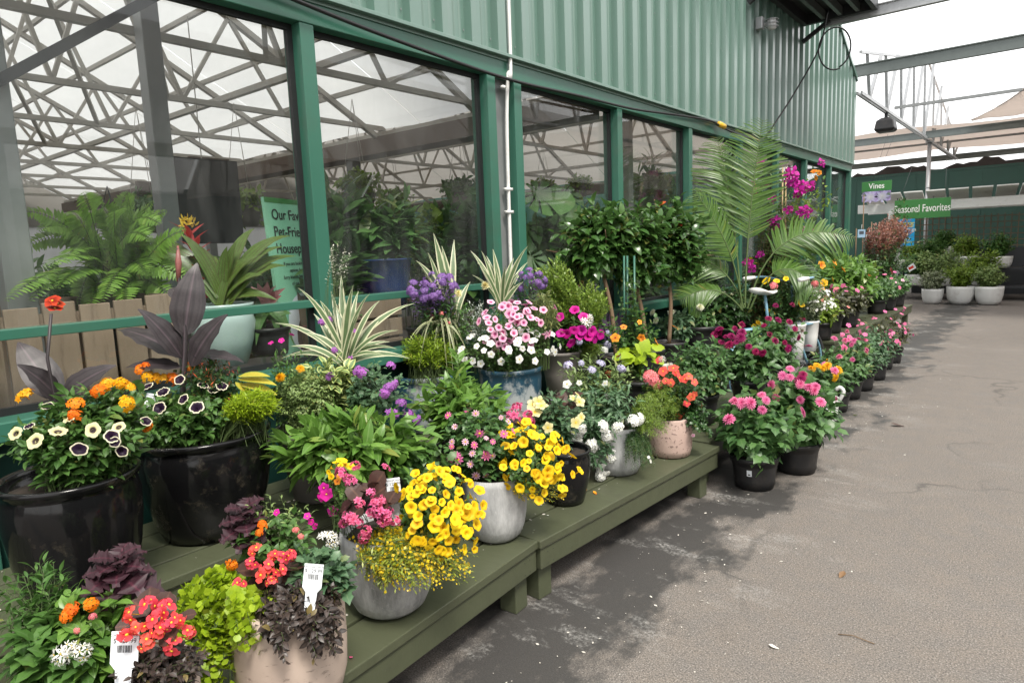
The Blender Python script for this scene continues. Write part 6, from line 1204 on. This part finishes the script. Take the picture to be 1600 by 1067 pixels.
# A-board sign
a_, c_ = X_(426, 306, -3.5), X_(500, 306, -3.72); w = float(np.linalg.norm((c_ - a_)[:2])); h = 1.0; sc_ = w / .46
sgn = thing('display_sign', 'pale green Our Favorite Pet-Friendly Houseplants sign with a cat picture', 'sign', (a_[0], a_[1], a_[2] - h)); sgn.rotation_euler = (-.06, 0, math.atan2(c_[1] - a_[1], c_[0] - a_[0]))
obj('board', bx(0, w, 0, .02, 0, h), plain('mint_board', (.22, .50, .34), .5, var=.08, scale=3), sgn, False); obj('top_strip', bx(0, w, -.002, -.0005, h - .03, h), M_SIGN, sgn, False)
for s, zz, sz in (('Our Favorite', .90, .095), ('Pet-Friendly', .80, .095), ('Houseplants', .70, .095), ('If you are looking for safe', .61, .034), ('options for your', .57, .034), ('furry friends, here are some', .53, .034), ('of our favorites', .49, .034)): text(s, sz * .9, M_INK, sgn, (.05 if sz > .05 else w / 2, -.003, zz * h), align='LEFT' if sz > .05 else 'CENTER', bold=.0008 if sz > .05 else 0)
def flat(pts, y): n = len(pts); return Geo().add([[x, y, z] for x, z in pts], np.arange(n)[None])
q = np.linspace(0, 2 * np.pi, 40, endpoint=False); obj('picture_ground', flat([(w / 2 + .36 * w * math.cos(t), .24 + .19 * math.sin(t)) for t in q], -.003), plain('picture_sky', (.66, .70, .76), .5, var=.1), sgn, False)
M_CAT = plain('cat_print', (.13, .10, .085), .6, var=.5, scale=30); cat_ = [(.20, .40), (.205, .445), (.235, .415), (.265, .412), (.29, .44), (.297, .39), (.29, .35), (.30, .32), (.35, .27), (.375, .2), (.37, .13), (.33, .085), (.28, .09), (.25, .13), (.22, .09), (.17, .09), (.15, .14), (.155, .2), (.19, .26), (.215, .31), (.195, .35)]
obj('cat_picture', flat([(x * sc_ - .03, z - .005) for x, z in cat_], -.0045), M_CAT, sgn, False); obj('cat_paw', flat([(.24, .13), (.33, .11), (.345, .16), (.30, .23), (.25, .22)], -.006), plain('cat_brown', (.25, .11, .06), .6, var=.3, scale=30), sgn, False)
for x in (.205, .235): obj('cat_eye', flat([(x + .008 * math.cos(t), .378 + .006 * math.sin(t)) for t in q[::5]], -.006), M_YPRINT, sgn, False)
obj('small_picture', bx(.06, .14, -.004, -.002, .015, .08), M_INK, sgn, False)
# navy pot and big leaved plants
nq = X_(598, 405, -3.6); nv = inside('deep blue glazed pot with tall green leaves', (nq[0], nq[1]), nq[2] - .36, .36, .20, 'navy'); b = Blob(598, 360, 60, 50, nv.dep); nv.bush('foliage', L_TROP, b, 40, T_LAUR, .16, 7, start=.4, out=.6)
for lab, u, v, x, ru, rv, n, T, s, m in (('umbrella tree with drooping leaflets behind the left middle pane', 525, 370, -3.75, 60, 90, 46, T_LAUR, .26, L_TROP), ('umbrella tree low behind the striped flax', 520, 440, -3.6, 45, 60, 34, T_LAUR, .22, L_TROP), ('pothos vine hanging in front of the inside column', 655, 360, -3.9, 48, 42, 50, T_HEART, .10, L_YGREEN), ('dark foliage plant behind the purple spikes', 690, 430, -3.6, 55, 55, 50, T_LAUR, .18, L_DARK), ('spiky fern palm behind the second window', 700, 345, -4.2, 40, 30, 50, T_LAN, .2, L_TROP), ('big leaved plant beside the middle posts', 735, 360, -3.7, 36, 60, 26, T_HEART, .24, L_TROP), ('hosta like plant low beside the middle posts', 720, 450, -3.5, 46, 40, 30, T_OV5, .2, L_MID), ('deep green plant behind the third window', 870, 370, -3.7, 46, 50, 40, T_HEART, .2, L_TROP), ('pale leaved plant high in the third window', 905, 345, -4.2, 50, 26, 34, T_OV5, .2, L_YGREEN), ('shady plant behind the hibiscus standards', 1000, 440, -3.5, 50, 45, 50, T_LAUR, .2, L_DARK), ('shady plant behind the palm stems', 1100, 430, -3.6, 46, 45, 50, T_LAUR, .2, L_DARK), ('arching palm seen through the fourth window', 1010, 300, -4.0, 30, 60, 40, T_LAN, .3, L_PALM), ('bright plant in the fifth window', 1060, 300, -4.4, 40, 24, 34, T_OV5, .2, L_YGREEN), ('tall plant behind the bougainvillea', 1240, 400, -3.8, 40, 50, 40, T_LAUR, .24, L_TROP)):
    q = X_(u, v, x); zb = .8015; H_ = .22; p = Pot(lab, None, zb, H_, .15, 'nursery', name='house_plant', cat='house plant', group=GIN, world=(max(min(q[0], -3.38), -4.15), q[1])); b = Blob(u, v, ru, rv, depth_of(q)); b.c = np.array(q)
    tips = blob_points(p.rng, n, b.c, b.r * [.9, .7, 1], .3, -.8); tips[:, 0] = np.minimum(tips[:, 0], -3.3); g = Geo(); shoots(g, p.rng, p.soil + p.rng.normal(size=(n, 3)) * [.05, .05, .005], tips, T, s, 6, start=.5, out=.7, stem=.004); g.V[0][:, 0] = np.minimum(g.V[0][:, 0], -3.18); p.put('foliage', g, [m, M_STEM])
mo = X_(842, 360, -3.7); ms = inside('monstera with split leaves behind the third window', (mo[0], mo[1]), .8015, .3, .2); g = Geo(); tube(g, [ms.soil, np.array(mo)], .01, 5); pl = ms.put('stem', g, [M_STEM])
def monstera():
    g = Geo(); th = np.linspace(-2.75, 2.75, 61); r = .5 * (1 - .25 * np.abs(th) / 2.75) * (1 + .12 * np.cos(th)); cut = (np.arange(61) % 6 == 3) & (np.abs(th) > .5) & (np.abs(th) < 2.5); r = np.where(cut, r * .45, r)
    V = [[0, 0, 0]] + [[math.sin(t) * a, .12 + math.cos(t) * a, -.12 * a * abs(math.sin(t)) - .1 * a * math.cos(t)] for t, a in zip(th, r)]; n = len(V); U = [[.5, 0]] + [[.5 + .5 * math.sin(t), .9] for t in th]
    return mesh_of('leaf', g.add(V, np.array([[0, i + 1, i] for i in range(1, n - 1)]), U), L_TROP)
MM = monstera()
for u, v, s in ((835, 300, .55), (870, 325, .5), (822, 350, .5), (858, 372, .5), (830, 400, .45), (880, 300, .42), (845, 430, .4)): p = X_(u, v, -3.55 - .2 * r7.random()); leaf_obj(ms, MM, p, UP * -.5 + HX * r7.normal() * .5 - HY * .3, AISLE + UP * .3, s, pl); g = Geo(); tube(g, smooth_path([ms.soil, (ms.soil + p) / 2 + UP * .1, p], 8), .006, 5); ms.put('stem', g, [M_STEM])
ORD = ['first', 'second', 'third', 'fourth', 'fifth', 'sixth', 'seventh', 'last']
for i, (x, y) in enumerate([(-6.2, .4), (-6.2, 3.2), (-6.2, 6.4), (-6.2, 9.6), (-9.0, 2.2), (-9.0, 6.0), (-9.0, 9.6), (-12.2, 4.6), (-12.2, 9.0)]):
    TL = ORD[i if x > -7 else i - 4 if x > -10 else i - 7] + ' house plant table from the left in the ' + ('first inner row' if x > -7 else 'second inner row' if x > -10 else 'row by the back wall')
    t_ = thing('plant_table', TL, 'table', (x, y, 0), 'plant tables deep in the greenhouse'); obj('table_top', bx(-.6, .6, -1.2, 1.2, .72, .76), M_BROWN, t_, False, bevel=.004)
    for lx in (-.5, .45):
        for ly in (-1.1, 1.05): obj('leg', bx(lx, lx + .05, ly, ly + .05, 0, .72), M_STEEL, t_, False)
    for k in range(4):
        p = Pot(ORD[k] + ' plant, ' + ('black', 'taupe', 'white')[(i + k) % 3] + ' pot, ' + TL.replace('house plant ', '').replace(' from the left in the', ' in'), None, .7615, .2, .14, ('nursery', 'taupe', 'white')[(i + k) % 3], name='house_plant', cat='house plant', group='house plants on the inner tables', world=(x + r7.uniform(-.35, .35), y - .9 + k * .6)); b = Blob(800, 500, 10, 10, 1); hh = r7.uniform(.3, .6); b.c = p.soil + UP * hh * .7; b.r = np.array([.38, .38, hh * .7]); b.dep = 8
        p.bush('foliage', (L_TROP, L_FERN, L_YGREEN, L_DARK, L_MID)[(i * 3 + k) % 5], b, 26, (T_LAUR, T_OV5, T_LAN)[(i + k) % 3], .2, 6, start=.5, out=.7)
for i, (u, v, x) in enumerate(((560, 300, -5.0), (615, 320, -6.0), (720, 300, -5.0), (850, 300, -5.5), (905, 290, -6.5), (230, 330, -6.5), (380, 320, -5.8), (1020, 280, -5.2))):
    q = on_x(u, v, x); p = Pot('hanging basket under the trusses, seen ' + ('high in the second window beside the sign', 'in the second window before the inside column', 'at the right of the second window', 'at the left of the third window', 'at the right of the third window', 'above the big fern', 'above the red bromeliad', 'in the fourth window')[i], None, q[2] - .2, .18, .16, 'taupe', name='hanging_basket', cat='hanging basket', group='hanging baskets inside the greenhouse', world=(q[0], q[1])); b = Blob(800, 500, 10, 10, 1); b.c = p.soil + UP * .02; b.r = np.array([.24, .24, .2]); b.dep = 8
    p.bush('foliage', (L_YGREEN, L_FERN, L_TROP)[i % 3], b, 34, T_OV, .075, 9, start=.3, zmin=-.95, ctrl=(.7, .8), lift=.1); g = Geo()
    for a in (0, 2.1, 4.2): tube(g, [p.loc + [.15 * math.cos(a), .15 * math.sin(a), .17], p.loc + UP * max(.5, 3.0 - p.loc[2])], .003, 3)
    p.put('chain', g, [M_TRUSS])
INSIDE[0] = False
# ceiling things inside
db = thing('hanging_board', 'dark board hung inside behind the grey column', 'board', X_(320, 300, -5.2)); obj('board', bx(-.02, .02, -.28, .28, -.4, .25), M_DKSTEEL, db, False); obj('hanger', bx(-.003, .003, -.003, .003, .254, 1.3), M_TRUSS, db, False)
bs = thing('brown_boards', 'stepped brown boards hung high inside the left window', 'boards', X_(275, 295, -6.5)); [obj('board', bx(-.02, .02, -.35 + k * .25, .15 + k * .2, -.08 + k * .13, .05 + k * .13), M_BROWN, bs, False) for k in range(3)]
# ------------------------------------------------------------------ litter on the asphalt and the benches
g = Geo(); n = 420; rr = np.random.default_rng(9); x = -1.62 + np.abs(rr.normal(size=n)) * .45; y = rr.uniform(.3, 9, n); T = leafT('petal', .7, 3, .05, .1)
instance(g, T, np.stack([x, y, np.full(n, .0035)], 1), np.stack([rr.normal(size=n), rr.normal(size=n), np.zeros(n)], 1), np.stack([rr.normal(size=n) * .15, rr.normal(size=n) * .15, np.ones(n)], 1), .005 + .013 * rr.random(n) ** 3)
x2 = rr.uniform(-2.28, -1.74, 150); y2 = rr.uniform(.4, 4.0, 150); instance(g, T, np.stack([x2, y2, np.full(150, .3135)], 1), np.stack([rr.normal(size=150), rr.normal(size=150), np.zeros(150)], 1), np.stack([rr.normal(size=150) * .2, rr.normal(size=150) * .2, np.ones(150)], 1), .006 + .014 * rr.random(150) ** 2); x2 = rr.uniform(-2.95, -2.4, 90); y2 = rr.uniform(.2, 2.4, 90); instance(g, T, np.stack([x2, y2, np.full(90, .5035)], 1), np.stack([rr.normal(size=90), rr.normal(size=90), np.zeros(90)], 1), np.stack([rr.normal(size=90) * .2, rr.normal(size=90) * .2, np.ones(90)], 1), .006 + .014 * rr.random(90) ** 2)
o = obj('petal_litter', g, leaf_mat('dry_petal', (.5, .47, .42), (.7, .67, .6), trans=.05)); o['kind'] = 'stuff'
for lab, u, v, z, m, s in (('coral petal lying on the bench below the pink speckled pot', 1062, 703, .3105, PC['coral'], .035), ('small coral petal on the bench, nearer its edge', 1046, 712, .3105, PC['coral'], .02), ('salmon petal on the bench edge below the pink speckled pot', 1043, 717, .3105, PC['salmon'], .018), ('dried orange flower on the middle bench', 932, 772, .3105, PC['orange'], .03), ('tan dried leaf on the middle bench near the black pot', 877, 790, .3105, leaf_mat('dry_leaf', (.25, .14, .07), (.3, .18, .09)), .045), ('curled dry leaf lying in the middle of the asphalt', 1312, 902, .0, MATS['dry_leaf'], .05), ('dark dead leaf on the asphalt beyond the dahlias', 1413, 666, .0, leaf_mat('dark_dry_leaf', (.06, .03, .02), (.09, .04, .03)), .09), ('pale torn petal low on the asphalt', 1217, 1013, .0, MATS['dry_petal'], .035), ('pink petal on the bench beside the stone pot', 546, 1025, .3105, PC['pinkbeg'], .018), ('green leaf bit on the asphalt right of the dahlias', 1333, 648, 0, L_YGREEN, .04), ('white blossom fallen on the middle bench', 856, 804, .3105, PC['white'], .02), ('white blossom fallen by the bench leg', 1080, 757, 0, PC['white'], .03), ('pink petal fallen by the bench leg', 1095, 756, 0, PC['pinkbeg'], .035)):
    p = on_z(u, v, z + .002); g = Geo(); V, F, U = leafT('petal', .6, 5, .25, -.25); g.add(V * s, F, U); o = obj('fallen_petal' if 'leaf' not in lab else 'fallen_leaf', g, m, loc=Vector(p)); o.rotation_euler = (0, 0, u * 1.7); tag(o, lab, 'petal' if 'leaf' not in lab else 'leaf', 'petals and leaves fallen on the ground')
tw = thing('twig', 'short curved twig on the asphalt at the lower right', 'twig', on_z(1340, 998, .003)); g = Geo(); tube(g, [(-.07, -.01, .002), (-.02, .01, .004), (.06, .0, .002)], .002, 5); obj('stem', g, M_TWIG, tw)
# ------------------------------------------------------------------ unseen open sided shed, added and raised to darken what the glass mirrors
sh = thing('reflection_shed', 'unseen open sided shed added across the aisle to darken the window reflections', 'shed', (5.5, 0, 0)); M_SHED = film_mat('reflection_shed_roof', (.50, .48, .46), .22, .2)
def rise(k): return 3.4 + 3.3 * (1 - abs(k - 3.5) / 3.5)
for y in range(-9, 40, 6):
    obj('post', bx(0, .1, y, y + .1, 0, 3.38), M_GALV, sh, False); g = Geo(); bar(g, (0, y + .05, 3.36), (7, y + .05, 3.36), .07); bar(g, (0, y + .05, 3.4), (3.5, y + .05, 6.65), .07); bar(g, (3.5, y + .05, 6.65), (7, y + .05, 3.4), .07)
    for k in np.arange(.4, 6.4, .9): bar(g, (k, y + .05, 3.36), (k + .45, y + .05, rise(k + .45)), .045); bar(g, (k + .45, y + .05, rise(k + .45)), (k + .9, y + .05, 3.36), .045)
    obj('roof_truss', g, M_TRUSS, sh, False)
for y in range(-9, 34, 6):
    for x0, x1, z0, z1 in ((0, 3.5, 3.45, 6.75), (3.5, 7, 6.75, 3.45)): g = Geo(); g.add([[x0, y, z0], [x1, y, z1], [x1, y + 5.9, z1], [x0, y + 5.9, z0]], np.array([[0, 1, 2, 3]])); obj('film_panel', g, M_SHED if (y // 6) % 3 else M_FILM, sh, False)
obj('back_wall', bx(7.0, 7.1, -9, 34, 0, 3.6), M_FENCE, sh, False); obj('gutter', bx(-.1, .1, -9, 34, 3.4, 3.6), M_BROWN, sh, False)
# lettering becomes plain mesh
dg = bpy.context.evaluated_depsgraph_get()
for o in [o for o in scene.objects if o.type == 'FONT']:
    me = bpy.data.meshes.new_from_object(o.evaluated_get(dg)); q = link('lettering', me, o.parent, o.matrix_basis.copy()); bpy.data.objects.remove(o)
